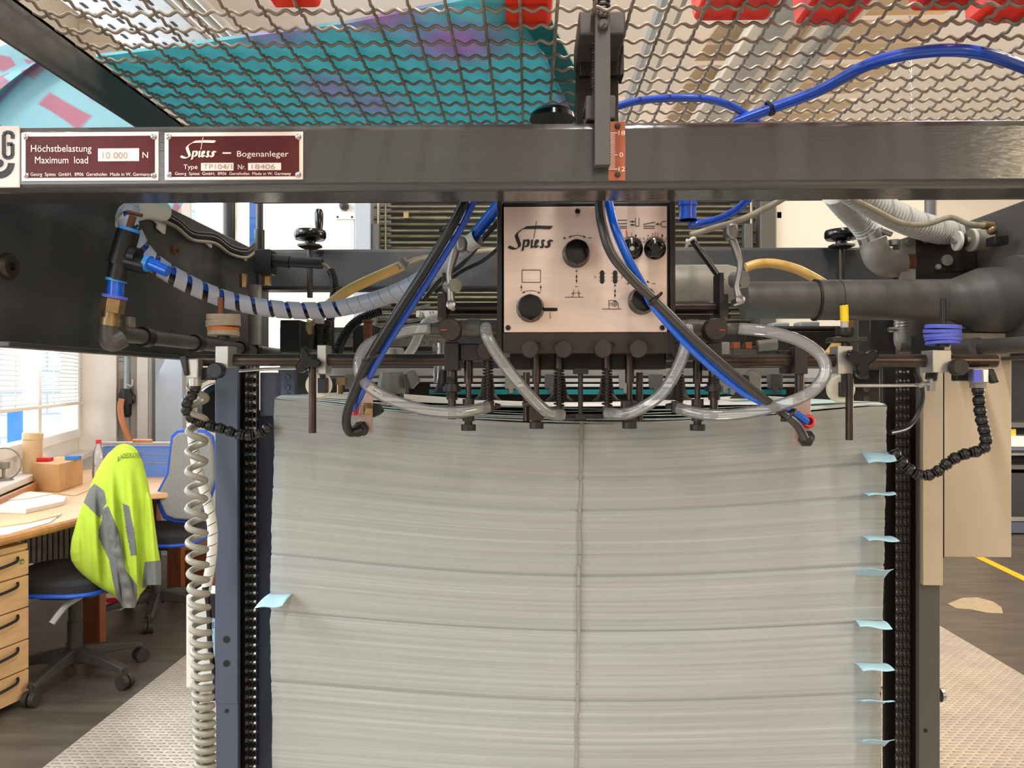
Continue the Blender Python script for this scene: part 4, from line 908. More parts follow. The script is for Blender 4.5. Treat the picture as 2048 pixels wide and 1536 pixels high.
hose('air_tube', [(947, 400, 1.06), (921, 455, 1.065), (866, 545, 1.075), (812, 628, 1.085), (756, 718, 1.10), (722, 788, 1.13), (708, 818, 1.175)], 8, 'blue_hose_dark', 'blue air tube strapped beside the black hose, left of the control panel', 'hose', 'blue air tubes')
h = hose('sensor_cable', [(1199, 398, 1.04), (1203, 445, 1.03), (1222, 505, 1.03), (1262, 556, 1.04), (1305, 597, 1.05), (1400, 690, 1.07), (1490, 768, 1.10), (1550, 815, 1.13), (1590, 845, 1.16), (1609, 876, 1.175)], 9.5, 'grey_hose', 'dark grey hose sweeping across the control panel to the sensor by the red ring', 'hose')
for u, v, ax in ((1311, 598, (.7, 0, -.7)), (1577, 830, (.6, 0, -.7))): tie(u, v, 1.05 if u < 1400 else 1.13, ax, 16, h)
hose('air_tube', [(1216, 398, 1.05), (1229, 452, 1.04), (1255, 515, 1.045), (1290, 580, 1.06), (1312, 618, 1.065), (1385, 698, 1.085), (1470, 772, 1.115), (1530, 806, 1.13), (1580, 822, 1.16), (1612, 842, 1.18)], 8.5, 'blue_hose', 'bright blue air tube crossing the control panel beside the grey hose', 'hose', 'blue air tubes')
# overhead blue hoses
h = hose('air_hose', [(1470, 244, 1.14), (1545, 216, 1.10), (1640, 180, 1.04), (1740, 128, .98), (1850, 103, .945), (1960, 106, .945), (2075, 145, 1.0)], 11.5, 'blue_hose_dark', 'thick blue hose arching over the right half of the crossbar', 'hose', 'blue air tubes')
tie(1538, 217, 1.10, (.9, 0, .35), 13, h)
hose('air_tube', [(1225, 216, 1.10), (1275, 202, 1.11), (1350, 196, 1.12), (1420, 199, 1.12), (1475, 218, 1.13), (1520, 250, 1.14)], 7.5, 'blue_hose_dark', 'thin blue tube curving behind the crossbar next to the copper scale', 'hose', 'blue air tubes')
solo('plug_cover', B().lathe([(L(46, 1.1), 0), (L(44, 1.1), L(10, 1.1)), (L(34, 1.1), L(19, 1.1)), (L(16, 1.1), L(25, 1.1)), (0, L(26, 1.1))], P(1105, 240, 1.1), (0, 0, 1), 32), 'black_gloss', 'glossy black domed plug cover showing above the crossbar beside the height gauge', 'plug cover')
# clear suction hoses
G = 'clear suction hoses'
hose('suction_hose', [(972, 655, 1.105), (974, 672, 1.09), (992, 705, 1.095), (1030, 757, 1.11), (1070, 802, 1.13), (1098, 826, 1.145), (1126, 830, 1.155)], 12, 'clear_vinyl', 'clear hose slanting across the left foot of the control box', 'hose', G)
hose('suction_hose', [(860, 657, 1.145), (820, 660, 1.14), (770, 674, 1.13), (730, 697, 1.12), (718, 735, 1.11), (735, 770, 1.11), (780, 798, 1.12), (850, 820, 1.13), (920, 824, 1.14), (977, 814, 1.16)], 12, 'clear_vinyl', 'clear hose looping out towards the left corner of the pile', 'hose', G)
hose('suction_hose', [(1375, 655, 1.105), (1374, 680, 1.095), (1358, 730, 1.10), (1325, 785, 1.12), (1285, 815, 1.135), (1250, 828, 1.145), (1212, 826, 1.16)], 12, 'clear_vinyl', 'clear hose curving down from behind the blue tube to the inner nozzle', 'hose', G)
hose('suction_hose', [(1478, 657, 1.145), (1540, 664, 1.13), (1600, 682, 1.12), (1642, 712, 1.11), (1650, 748, 1.105), (1620, 785, 1.11), (1560, 810, 1.12), (1480, 828, 1.13), (1410, 829, 1.14), (1355, 816, 1.16)], 12, 'clear_vinyl', 'clear hose making a wide loop right of the suction head', 'hose', G)
# spiral wrapped hose bundle
path = [(312, 425, 1.30), (275, 418, 1.24), (254, 434, 1.2), (266, 468, 1.19), (292, 512, 1.20), (340, 548, 1.22), (400, 579, 1.25), (470, 604, 1.28), (560, 619, 1.30), (650, 620, 1.32), (735, 604, 1.32), (815, 575, 1.30), (880, 533, 1.28), (935, 490, 1.24)]
wp = thing('wrapped_hose_bundle', 'bundle of hoses in grey spiral wrap sagging left of the control panel', 'hose bundle', P(470, 604, 1.28))
pts = smooth_path([P(*q) for q in path], 14)
up = Vector((0, 0, .0058))
part('blue_core', B().tube([p + up for p in pts], .0072, 10, 0), 'blue_hose_dark', wp); part('black_core', B().tube([p - up for p in pts], .0072, 10, 0), 'black_rubber', wp)
def ribbon(pts, r, pitch_f, wfrac, th):
    cum = [0]
    for a, c in zip(pts[:-1], pts[1:]): cum.append(cum[-1] + (c - a).length)
    def at(s):
        s = max(0, min(cum[-1], s)); i = 0
        import bisect; i = max(0, min(len(cum) - 2, bisect.bisect_right(cum, s) - 1)); f = (s - cum[i]) / max(1e-9, cum[i + 1] - cum[i])
        return pts[i].lerp(pts[i + 1], f), (pts[i + 1] - pts[i]).normalized()
    b = B(); s = 0; ang = 0; prev = None; N = 20
    while s < cum[-1]:
        pt, w = pitch_f(s / cum[-1]); row = []
        for e in (-w / 2, w / 2):
            for rr in (r, r + th):
                p, t = at(s + e); h = Vector((0, -1, 0)); x = (h - t * h.dot(t)).normalized(); y = t.cross(x); row.append(b.bm.verts.new(p + x * (rr * math.cos(ang)) + y * (rr * math.sin(ang))))
        if prev:
            for i, j in ((0, 1), (1, 3), (3, 2), (2, 0)): b.bm.faces.new((prev[i], prev[j], row[j], row[i]))
        prev = row; s += pt / N; ang += 2 * pi / N
    return b
def pf(s):
    if s < .12: return (.020, .0205)
    if s < .66: return (.0275, .0185 if s < .45 else .021)
    return (.0205, .0198)
part('spiral_wrap', ribbon(pts, .0132, pf, 0, .0016), 'wrap_grey', wp)
part('open_end', B().tube([P(935, 490, 1.24), P(955, 476, 1.23)], L(17, 1.24), 20, 0, cap=False), 'white_plastic', wp)
hose('air_tube', [(925, 500, 1.25), (955, 462, 1.24), (985, 425, 1.23), (1000, 405, 1.22)], 12, 'blue_hose', 'thick blue tube rising out of the wrapped bundle beside the control box', 'hose', 'blue air tubes')
hose('control_cable', [(848, 600, 1.40), (880, 560, 1.38), (922, 530, 1.35), (965, 480, 1.33), (1000, 440, 1.33)], 5, 'black_rubber', 'black cable slanting up behind the bright clamp lever', 'cable', 'black control cables')
hose('control_cable', [(870, 585, 1.42), (920, 545, 1.42), (965, 522, 1.42), (1000, 494, 1.4)], 4, 'black_rubber', 'thin black cable curving to the left edge of the control box', 'cable', 'black control cables')
# T fitting
tf = thing('tee_connector', 'black push-in tee connector with blue rings, bolted by brass hex fittings', 'tee connector', P(230, 600, 1.13))
Ye = 1.13
def pc(b, a, c, r, Y=Ye, r2=None, n=22): return b.cyl(P(*a, Y), P(*c, Y), L(r, Y), None if r2 is None else L(r2, Y), n)
part('tee_body', pc(pc(pc(pc(B(), (257, 462), (238, 530), 22), (241, 527), (234, 560), 20), (244, 520), (292, 533), 17), (262, 512), (276, 516), 20), 'black_plastic', tf)
part('release_ring', pc(B(), (259, 456), (257, 463), 21), 'blue_ring', tf); part('release_ring', pc(B(), (233, 558), (232, 563), 20), 'blue_ring', tf); part('release_ring', pc(B(), (291, 525), (299, 528), 17), 'blue_ring', tf); part('release_ring', pc(B(), (230, 591), (229, 597), 24), 'blue_disc', tf)
part('tube_stub', pc(B(), (232, 560), (230, 592), 16), 'blue_hose', tf); part('tube_stub', pc(B(), (297, 526), (336, 543), 12), 'blue_hose', tf)
part('hex_fitting', pc(B(), (228, 597), (223, 625), 23, n=6), 'brass', tf, .001); part('hex_fitting', pc(B(), (223, 624), (221, 638), 17), 'brass', tf); part('union_nut', pc(B(), (221, 636), (219, 651), 21), 'brass', tf)
part('elbow', B().tube([P(219, 650, Ye), P(217, 672, Ye), P(224, 684, Ye), P(245, 675, Ye + .01)], L(20, Ye), 18, 6), 'pipe_grey', tf)
part('hook_bolt', pc(pc(B(), (266, 432), (259, 456), 7), (254, 424), (284, 431), 4), 'rust', tf)
ap = thing('air_pipe', 'grey air pipe running along the foot of the left side plate', 'pipe', PX(300, 676, XL + .06))
xq = XL + .06
part('pipe', B().cyl(PX(240, 668, xq), Vector((xq, 1.95, PX(240, 668, xq).z)), .0125), 'pipe_grey', ap)
for u in (283, 387, 478, 505):
    p = PX(u, 676, xq); p.z = PX(240, 668, xq).z; part('hose_clamp', B().cyl(p, p + Vector((0, .022, 0)), .0165), 'black_plastic', ap)
part('clamp_ear', B().rbox(PX(261, 645, xq), (.008, .02, .018), Matrix.Identity(3)), 'elbow_cast', ap, .002)
# cable bundle along the side plate
cbn = thing('cable_bundle', 'row of grey and black cables clipped along the left side plate', 'cable bundle', PX(400, 470, XL + .02))
for k, m in enumerate(('black_rubber', 'grey_hose', 'black_rubber', 'cable_grey')):
    q = [PX(u, v + k * 5.5, XL + .012 + .003 * (k % 2)) for u, v in ((305, 417), (350, 436), (385, 463), (430, 470), (462, 492), (495, 498), (515, 480))]
    part('cable', B().tube(q, .0035, 8, 8), m, cbn)
for u, v in ((308, 430), (322, 452), (417, 482), (488, 510)):
    part('clip', B().rbox(PX(u, v, XL + .006), (.006, .03, .022), Matrix.Rotation(-.2, 3, 'X')), 'white_plastic', cbn, .002)
part('sleeve', B().tube([P(*q) for q in ((325, 423, 1.31), (290, 418, 1.26), (258, 428, 1.215), (254, 452, 1.20))], L(21, 1.25), 14, 8), 'white_plastic', cbn)
# sensor at the end of the left plate
sb = thing('rod_sensor', 'black boxed sensor with barrel shaped plug beside the left handwheel', 'sensor', P(525, 520, 1.72))
part('box', B().pb(508, 498, 540, 545, 1.70, .05), 'black_plastic', sb, .002)
part('barrel', B().cyl(P(540, 520, 1.72), P(580, 524, 1.72), L(13, 1.72)).cyl(P(575, 523, 1.72), P(645, 527, 1.72), L(11, 1.72)), 'black_plastic', sb)
part('mast', B().cyl(P(519, 490, 1.74), P(519, 398, 1.74), L(7, 1.74)).cyl(P(519, 500, 1.74), P(519, 460, 1.74), L(10, 1.74)), 'dark_iron', sb)
part('lead', B().ptube([(640, 527, 1.72), (655, 535, 1.72), (662, 552, 1.72)], 4), 'cable_grey', sb)
part('gland', B().cyl(P(487, 548, 1.75), P(487, 575, 1.75), L(8, 1.75), n=6), 'brass', sb)
part('gland', B().cyl(P(533, 545, 1.75), P(533, 570, 1.75), L(10, 1.75), n=6), 'brass', sb)
part('tail_pipe', B().cyl(P(510, 570, 1.76), P(510, 690, 1.76), L(13, 1.76)), 'elbow_cast', sb)
solo('guard_post', B().cyl(P(458, 500, 1.9), P(458, 395, 1.9), L(12, 1.9)), 'dark_iron', 'dark upright post showing before the blue tiled window', 'post')
# handwheels on the rear bar
def hw(u, du, vtop, lb, col):
    Y = YR - .035; t = thing('handwheel', lb, 'handwheel', P(u, 498, Y), 'handwheels on the rear crossbar')
    p = P(u, 498, Y); k = L(1, Y)
    part('wheel', B().lathe([(k * 8, k * 14), (k * 22, k * 20), (k * 29, k * 19), (k * 32, k * 24), (k * 32, k * 33), (k * 30, k * 37), (k * 22, k * 36), (k * 18, k * 32), (k * 8, k * 32), (0, k * 33)], p, (0, 0, 1), 40), 'black_gloss', t)
    part('hub', B().lathe([(k * 15, 0), (k * 11, k * 3), (k * 11, k * 15)], p + Vector((0, 0, k * 4)), (0, 0, 1), 24), 'black_plastic', t)
    part('crank_handle', B().lathe([(k * 7, 0), (k * 8.5, k * 12), (k * 9, k * 34), (k * 6, k * 42), (0, k * 43)], p + Vector((k * du, -.01, k * 36)), (0, 0, 1), 20), 'black_gloss', t)
    part('flange', B().lathe([(k * 14, 0), (k * 25, k * 4), (k * 25, k * 8), (k * 14, k * 9)], p, (0, 0, 1), 6), 'dark_iron', t)
    part('spindle', B().cyl(p, p - Vector((0, 0, k * 98)), k * 5.5), 'dark_iron', t)
hw(620, 20, 420, 'black handwheel with upright crank before the cream cabinet at left', 0)
hw(1683, 16, 425, 'black handwheel half behind the ribbed white duct, at right', 0)
# yellow tubes
hose('suction_tube', [(655, 612, 1.55), (690, 585, 1.55), (735, 562, 1.56), (805, 531, 1.58)], 10.5, 'yellow_tube', 'amber yellow tube rising behind the wrapped hose bundle', 'hose', 'amber tubes')
hose('suction_tube', [(1492, 535, 1.58), (1520, 527, 1.58), (1560, 529, 1.58), (1610, 546, 1.58), (1670, 585, 1.58), (1700, 640, 1.55), (1672, 690, 1.5), (1655, 712, 1.48)], 9.5, 'yellow_tube', 'amber yellow tube arching behind the grey exhaust pipe', 'hose', 'amber tubes')
solo('tube_clip', B().cyl(P(800, 526, 1.58), P(808, 534, 1.58), L(15, 1.58), n=20), 'cast_lever', 'metal clip on the end of the amber tube by the wrapped bundle', 'hose clip')
hose('grey_conduit', [(806, 530, 1.6), (840, 518, 1.65), (900, 508, 1.8), (960, 503, 1.88), (1010, 500, 1.9)], 5.5, 'cable_grey', 'grey conduit along the top of the rear crossbar', 'cable', 'grey cables')
# ribbed black conduits
def ribbed(name, path, r, step, m, lb, cat, grp=None, amp=.12):
    w = smooth_path([P(*q) for q in path], 24); Ym = sum(q[2] for q in path) / len(path); R = L(r, Ym); cum = 0; b = B()
    tot = sum((c - a).length for a, c in zip(w[:-1], w[1:])); n = int(tot / L(step, Ym)) * 6
    res = []; i = 0; acc = 0; seg = [(c - a).length for a, c in zip(w[:-1], w[1:])]
    for k in range(n + 1):
        s = tot * k / n
        while i < len(seg) - 1 and acc + seg[i] < s: acc += seg[i]; i += 1
        res.append(w[i].lerp(w[i + 1], (s - acc) / seg[i]))
    b.tube(res, lambda t: R * (1 + amp * (1 if (round(t * n) % 6) in (0, 1, 2) else -1)), 14, 0)
    return solo(name, b, m, lb, cat, grp)
ribbed('corrugated_conduit', [(662, 542, 1.72), (669, 570, 1.7), (664, 620, 1.66), (655, 665, 1.62), (648, 700, 1.6)], 7.5, 5, 'black_rubber', 'upright ribbed black conduit beside the left handwheel spindle', 'conduit', 'ribbed black conduits')
ribbed('corrugated_conduit', [(760, 622, 1.64), (725, 636, 1.62), (700, 655, 1.6), (682, 685, 1.58), (672, 712, 1.56)], 8.5, 5, 'black_rubber', 'curved ribbed black conduit under the wrapped hose bundle', 'conduit', 'ribbed black conduits')
# ================================================================== exhaust pipe and ducts, right
ep = thing('exhaust_pipe', 'large grey exhaust pipe flanged to the right side plate', 'pipe', P(1700, 600, 1.49))
Yx = 1.49; pc_ = P(1700, 600, Yx); zc = pc_.z
xs_ = lambda u: P(u, 600, Yx).x
part('pipe', B().cyl((xs_(1487), Yx, zc), (xs_(1640), Yx, zc), L(37, Yx), n=40).cyl((xs_(1630), Yx, zc), (xs_(1935), Yx, zc), L(40, Yx), n=40), 'pipe_grey', ep)
part('seam_ring', B().cyl((xs_(1628), Yx, zc), (xs_(1633), Yx, zc), L(41.5, Yx), n=40).cyl((xs_(1674), Yx, zc), (xs_(1675.5), Yx, zc), L(40.6, Yx), n=40), 'dark_iron', ep)
part('reducer', B().lathe([(L(40.5, Yx), 0), (L(41, Yx), .02), (L(62, Yx), .07), (L(64, Yx), .10), (L(64, Yx), XR - xs_(1880))], (xs_(1880), Yx, zc), (1, 0, 0), 44), 'pipe_grey', ep)
part('wall_flange', B().lathe([(L(64, Yx), 0), (L(86, Yx), .002), (L(88, Yx), .012)], (XR - .012, Yx, zc), (1, 0, 0), 48), 'warm_grey', ep)
part('flange_bolt', B().lathe([(.007, 0), (.007, .008), (0, .01)], (XR - .012, Yx - L(80, Yx), zc - .02), (-1, 0, 0), 6), 'dark_iron', ep)
ed = thing('cast_elbow', 'rusty cast elbow with a hose clip, feeding the valve box at right', 'pipe elbow', P(1770, 520, 1.62))
part('elbow', B().tube([P(*q) for q in ((1748, 492, 1.62), (1756, 515, 1.62), (1775, 527, 1.62), (1806, 526, 1.62))], L(27, 1.62), 24, 8), 'elbow_cast', ed)
part('rust_collar', B().cyl(P(1800, 526, 1.62), P(1822, 526, 1.62), L(24, 1.62)), 'rust', ed)
part('socket', B().cyl(P(1745, 482, 1.62), P(1751, 498, 1.62), L(26, 1.62), n=28), 'elbow_cast', ed)
part('hose_clip', B().cyl(P(1738, 464, 1.62), P(1745, 481, 1.62), L(25, 1.62), n=28).cyl(P(1762, 460, 1.6), P(1783, 468, 1.6), L(6, 1.6)), 'bright_steel', ed)
ribbed('ribbed_duct', [(1668, 385, 1.50), (1690, 412, 1.55), (1715, 438, 1.6), (1738, 468, 1.62)], 23, 9, 'duct_grey', 'ribbed whitish suction duct dropping to the cast elbow', 'duct', 'ribbed suction ducts', .06)
ribbed('ribbed_duct', [(1690, 372, 1.45), (1760, 415, 1.50), (1830, 448, 1.55), (1905, 468, 1.62)], 26, 9, 'duct_grey', 'ribbed whitish suction duct running to the valve box', 'duct', 'ribbed suction ducts', .06)
hose('grey_cable', [(1700, 395, 1.40), (1745, 418, 1.42), (1800, 445, 1.44), (1850, 449, 1.45), (1900, 435, 1.46), (1935, 447, 1.46), (1968, 451, 1.46)], 5.5, 'cable_grey', 'grey cable draped over the ribbed ducts at right', 'cable', 'grey cables')
vb = thing('valve_box', 'grimy dark valve box with pressure fittings on the right side plate', 'valve box', P(1880, 540, 1.6))
part('front_plate', B().pprism([(1802, 478), (1832, 468), (1832, 563), (1802, 563)], 1.60, .012), 'elbow_cast', vb, .001)
part('box', B().pb(1830, 468, 1955, 545, 1.60, .1), 'dark_iron', vb, .003)
part('boss', B().lathe([(L(11, 1.6), 0), (L(11, 1.6), .006), (L(3, 1.6), .006)], P(1892, 521, 1.6), (0, -1, 0), 20), 'elbow_cast', vb)
for u, v in ((1816, 486), (1850, 481), (1876, 534)): part('bolt', B().lathe([(L(6, 1.6), 0), (L(5, 1.6), .004), (0, .005)], P(u, v, 1.6), (0, -1, 0), 14), 'elbow_cast', vb)
part('valve_body', B().cyl(P(1938, 480, 1.55), P(1978, 478, 1.55), L(21, 1.55), n=26).cyl(P(1905, 482, 1.55), P(1938, 480, 1.55), L(6, 1.55)), 'coil_grey', vb)
part('washer', B().cyl(P(1912, 482, 1.55), P(1918, 482, 1.55), L(19, 1.55), n=26).cyl(P(1940, 480, 1.55), P(1946, 480, 1.55), L(22, 1.55), n=26), 'white_plastic', vb)
part('seal', B().cyl(P(1919, 482, 1.55), P(1927, 482, 1.55), L(15, 1.55), n=26), 'black_plastic', vb)
part('cable_gland', B().cyl(P(1962, 450, 1.5), P(1985, 452, 1.5), L(8, 1.5)).ball(P(1984, 460, 1.5), L(10, 1.5)), 'brass', vb)
part('terminal_block', B().pb(1990, 471, 2018, 488, 1.47, .03), 'black_plastic', vb, .001)
part('vent_cap', B().cyl(P(1788, 480, 1.62), P(1788, 491, 1.62), L(12, 1.62), n=8), 'brushed_alu', vb)
# small pipes under the exhaust pipe
lp = thing('lower_pipe', 'thin grey pipe leaving the right side plate under the big exhaust pipe', 'pipe', P(1850, 700, 1.40))
xr_ = XR - .05
part('pipe', B().tube([P(1800, 692, 1.62), P(1850, 694, 1.60), P(1930, 695, 1.5), P(2070, 688, 1.32)], .0145, 18, 6), 'pipe_grey', lp)
part('sleeve', B().tube([P(1888, 697, 1.56), P(1920, 697, 1.5), P(1955, 694, 1.45)], .018, 20, 4), 'pipe_grey', lp)
part('elbow', B().tube([P(1802, 660, 1.62), P(1802, 684, 1.62), P(1812, 693, 1.62), P(1830, 694, 1.62)], L(13, 1.62), 16, 6), 'elbow_cast', lp)
part('hose_clamp', B().cyl(P(1826, 694, 1.61), P(1836, 694, 1.61), L(16, 1.62)), 'black_plastic', lp)
part('braided_hose', B().cyl(P(1802, 640, 1.62), P(1802, 664, 1.62), L(12, 1.62)).helix(P(1802, 640, 1.62), P(1802, 664, 1.62), L(12, 1.62), .002, 4), 'brushed_alu', lp)
part('worm_clip', B().cyl(P(1777, 659, 1.61), P(1792, 659, 1.61), L(5, 1.6)), 'bright_steel', lp)
mk = thing('marker_peg', 'bright yellow taped peg standing on a dark knob', 'marker peg', P(1689, 660, 1.195))
part('peg', B().cyl(P(1688, 610, 1.195), P(1689, 644, 1.195), L(8, 1.195)), 'yellow_tape', mk); part('tip', B().cyl(P(1688, 608, 1.195), P(1688, 611, 1.195), L(8, 1.195)), 'black_plastic', mk)
part('collar', B().cyl(P(1689, 643, 1.195), P(1689, 657, 1.195), L(7.5, 1.195)), 'duct_grey', mk); part('knob', B().lathe([(L(16, 1.195), 0), (L(18, 1.195), L(6, 1.195)), (L(17, 1.195), L(16, 1.195))], P(1689, 672, 1.195), (0, 0, 1), 24), 'dark_iron', mk)
part('base_arm', B().pb(1665, 674, 1735, 684, 1.185, .03), 'dark_iron', mk, .001); part('stem', B().cyl(P(1689, 672, 1.195), P(1689, 708, 1.195), L(6, 1.195)), 'dark_iron', mk)
# blue elbow behind the panel edge, knotted strut
be = thing('elbow_connector', 'blue elbow connector with a blue tube, behind the right edge of the control panel', 'elbow connector', P(1375, 430, 1.4))
part('elbow', B().cyl(P(1375, 400, 1.4), P(1375, 440, 1.4), L(17, 1.4)).cyl(P(1375, 436, 1.4), P(1375, 440, 1.4), L(19, 1.4)).cyl(P(1375, 405, 1.4), P(1375, 412, 1.4), L(19, 1.4)), 'blue_hose_dark', be)
part('tube', B().ptube([(1378, 450, 1.4), (1400, 447, 1.4), (1440, 437, 1.38), (1475, 418, 1.36), (1500, 395, 1.34)], 8), 'blue_hose_dark', be)
hose('grey_cable', [(1380, 470, 1.45), (1420, 458, 1.45), (1480, 440, 1.42), (1540, 412, 1.4), (1570, 395, 1.38)], 6, 'cable_grey', 'grey cable passing under the blue elbow connector', 'cable', 'grey cables')
ks = thing('knotted_strut', 'slanting black strut with a white plastic knot, right of the control panel', 'strut', P(1440, 560, 1.33))
part('strut', B().cyl(P(1384, 480, 1.33), P(1444, 562, 1.30), L(6, 1.33)), 'black_plastic', ks)
part('knot', B().ptube([(1372, 495, 1.33), (1378, 482, 1.32), (1388, 476, 1.32), (1390, 484, 1.33), (1380, 486, 1.34), (1374, 480, 1.33)], 3), 'white_plastic', ks)
# ================================================================== jointed nozzles and coiled cable
def locline(name, path, r, lb):
    w = smooth_path([P(*q) for q in path], 10); tot = sum((c - a).length for a, c in zip(w[:-1], w[1:])); st = .0155; n = int(tot / st); acc = 0; i = 0; pos = []
    seg = [(c - a).length for a, c in zip(w[:-1], w[1:])]
    for k in range(n + 1):
        s = tot * k / n
        while i < len(seg) - 1 and acc + seg[i] < s: acc += seg[i]; i += 1
        pos.append(w[i].lerp(w[i + 1], (s - acc) / seg[i]))
    t = thing(name, lb, 'air nozzle', pos[0], 'jointed black air nozzles')
    for a, c in zip(pos[:-1], pos[1:]):
        d = (c - a).normalized(); part('joint', B().lathe([(r * .5, -st * .28), (r * .72, -st * .16), (r, st * .08), (r * 1.08, st * .3), (r * .95, st * .5), (r * .62, st * .58), (r * .95, st * .6), (r * .95, st * .74), (r * .5, st * .76)], a, d, 18), 'black_rubber', t)
    return t
nl = locline('jointed_nozzle', [(392, 770, 1.185), (385, 790, 1.19), (371, 808, 1.20), (378, 832, 1.21), (400, 846, 1.22), (440, 856, 1.225), (490, 872, 1.23), (522, 866, 1.235), (546, 846, 1.24)], .0082, 'jointed black air nozzle hanging over the drilled lift post')
part('valve_body', B().pb(372, 717, 396, 757, 1.175, .02), 'brushed_alu', nl, .002); part('valve_lever', B().pprism([(357, 712), (372, 709), (376, 750), (368, 752)], 1.17, .015), 'black_plastic', nl, .002)
part('union', B().cyl(P(391, 752, 1.185), P(391, 772, 1.185), L(12, 1.185)), 'brushed_alu', nl); part('clamp', B().pb(396, 735, 425, 760, 1.19, .02), 'black_plastic', nl, .002)
nr = locline('jointed_nozzle', [(1956, 775, 1.19), (1958, 800, 1.19), (1962, 835, 1.195), (1971, 870, 1.20), (1971, 898, 1.205), (1940, 905, 1.21), (1905, 918, 1.215), (1880, 940, 1.22), (1850, 953, 1.225), (1820, 940, 1.23), (1795, 915, 1.235), (1783, 895, 1.24)], .0086, 'jointed black air nozzle in front of the wide cream cover panel')
part('hex_union', B().cyl(P(1956, 738, 1.19), P(1956, 765, 1.19), L(18, 1.19), n=6), 'brushed_alu', nr, .001); part('sealing_band', B().pb(1948, 739, 1964, 764, 1.172, .004), 'blue_disc', nr)
part('union', B().cyl(P(1956, 763, 1.19), P(1956, 776, 1.19), L(15, 1.19), n=8), 'elbow_cast', nr); part('valve_lever', B().pprism([(1972, 742), (1988, 736), (2002, 764), (1986, 768)], 1.185, .012), 'black_plastic', nr, .003); part('clamp', B().pb(1912, 741, 1942, 762, 1.195, .015), 'black_plastic', nr, .002)
cc = thing('coiled_cable', 'long grey coiled cable hanging beside the drilled lift post', 'coiled cable', P(400, 1500, 1.22))
pts = []; ang = 0; v = 748.0
while v < 1660:
    k = (v - 748) / 790; pitch = 47 - 30 * min(1, k * 1.15) if k < .9 else 17
    u = 397 - 6 * math.sin(pi * min(1, k * 1.4)) + 14 * k ** 2; R = L(16.5, 1.22)
    p = P(u, v, 1.22); pts.append(p + Vector((R * math.cos(ang), R * math.sin(ang), 0))); ang += 2 * pi / 16; v += pitch / 16
part('cable_coil', B().tube(pts, .0052, 9, 0), 'coil_grey', cc)
sl_ = thing('wrapped_cable', 'white cable in spiral wrap running down behind the coiled cable', 'cable', P(425, 1060, 1.33))
q = smooth_path([P(*k) for k in ((386, 770, 1.31), (384, 850, 1.31), (392, 925, 1.31), (410, 985, 1.31), (424, 1045, 1.31), (424, 1110, 1.31), (412, 1180, 1.31))], 10)
part('core', B().tube(q, .007, 10, 0), 'black_rubber', sl_); part('spiral_wrap', ribbon(q, .0072, lambda s: (.018, .0165), 0, .0012), 'white_plastic', sl_)
hose('control_cable', [(412, 1175, 1.36), (418, 1230, 1.37), (420, 1290, 1.37), (430, 1360, 1.38), (426, 1400, 1.38)], 5, 'black_rubber', 'black lead hanging under the white wrapped cable', 'cable', 'black control cables')
jb = thing('junction_box', 'white junction box with a CE label behind the coiled cable', 'junction box', P(410, 1380, 1.5))
part('box', B().pb(371, 1190, 431, 1378, 1.395, .07), 'white_plastic', jb, .004)
part('label_plate', B().pb(413, 1236, 430, 1312, 1.393, .003), 'slip', jb); part('dark_band', B().pb(416, 1188, 431, 1236, 1.392, .004), 'black_plastic', jb)
text('lettering', 'CE', 417, 1245, 429, 1256, 1.393, 'print_black', jb)
dr = thing('cable_reel', 'dark round drum behind the drilled lift post', 'drum', P(425, 815, 1.52))
part('drum', B().lathe([(L(46, 1.5), 0), (L(50, 1.5), .01), (L(50, 1.5), .05), (L(40, 1.5), .06)], P(438, 815, 1.5), (.5, -.85, 0), 36), 'black_plastic', dr)
part('rim', B().lathe([(L(51, 1.5), 0), (L(51, 1.5), .008)], P(438, 815, 1.5), (.5, -.85, 0), 36), 'pipe_grey', dr)
hose('drive_cable', [(1779, 866, 1.27), (1815, 855, 1.31), (1838, 822, 1.325), (1846, 782, 1.33), (1832, 745, 1.335)], 5, 'black_rubber', 'black cable bowing across the right lift chain', 'cable', 'black control cables')
# ================================================================== printing press behind the feeder
Yp = 2.55
pr_ = thing('printing_press', 'big printing press behind the feeder, with cream side cabinets and olive gripper rods', 'printing press', P(1130, 760, Yp))
part('side_cabinet', B().pb(588, 335, 709, 1570, Yp, .5), 'cream', pr_, .004)
part('side_cabinet', B().pb(1552, 335, 1705, 1570, Yp, .5), 'cream', pr_, .004)
part('frame_upright', B().pb(709, 335, 741, 660, Yp - .02, .4), 'grey_panel', pr_, .003)
part('frame_upright', B().pb(1521, 335, 1552, 660, Yp - .02, .4), 'warm_grey', pr_, .003)
part('inner_panel', B().pb(741, 300, 1521, 770, Yp + .36, .05), 'black_deep', pr_)
part('socket_plate', B().pb(671, 396, 710, 439, Yp - .004, .006), 'white_plastic', pr_, .002)
part('socket', B().lathe([(L(9, Yp), 0), (L(8, Yp), .02), (L(4, Yp), .022), (0, .022)], P(689, 413, Yp - .004), (0, -1, 0), 24), 'black_plastic', pr_)
for u, v in ((675, 434), (704, 434)): part('screw', B().lathe([(.004, 0), (.003, .002), (0, .002)], P(u, v, Yp - .004), (0, -1, 0), 12), 'dark_iron', pr_)
rq = random.Random(4)
for i, v in enumerate((402, 414, 425, 437, 450, 462, 474, 486, 497, 586, 596, 606, 617, 628, 641, 655)):
    Yr = Yp + (.04 if i % 2 else .10); r = (4.2, 3.2, 4.6, 3.6)[i % 4]; b = B()
    b.cyl(P(745, v, Yr), P(1520, v, Yr), L(r, Yr), n=14)
    if i % 3 == 0: u = rq.uniform(770, 1300); b.cyl(P(u, v, Yr), P(u + 70, v, Yr), L(r + 1.2, Yr), n=14)
    part('gripper_rod', b, 'olive_rod', pr_)
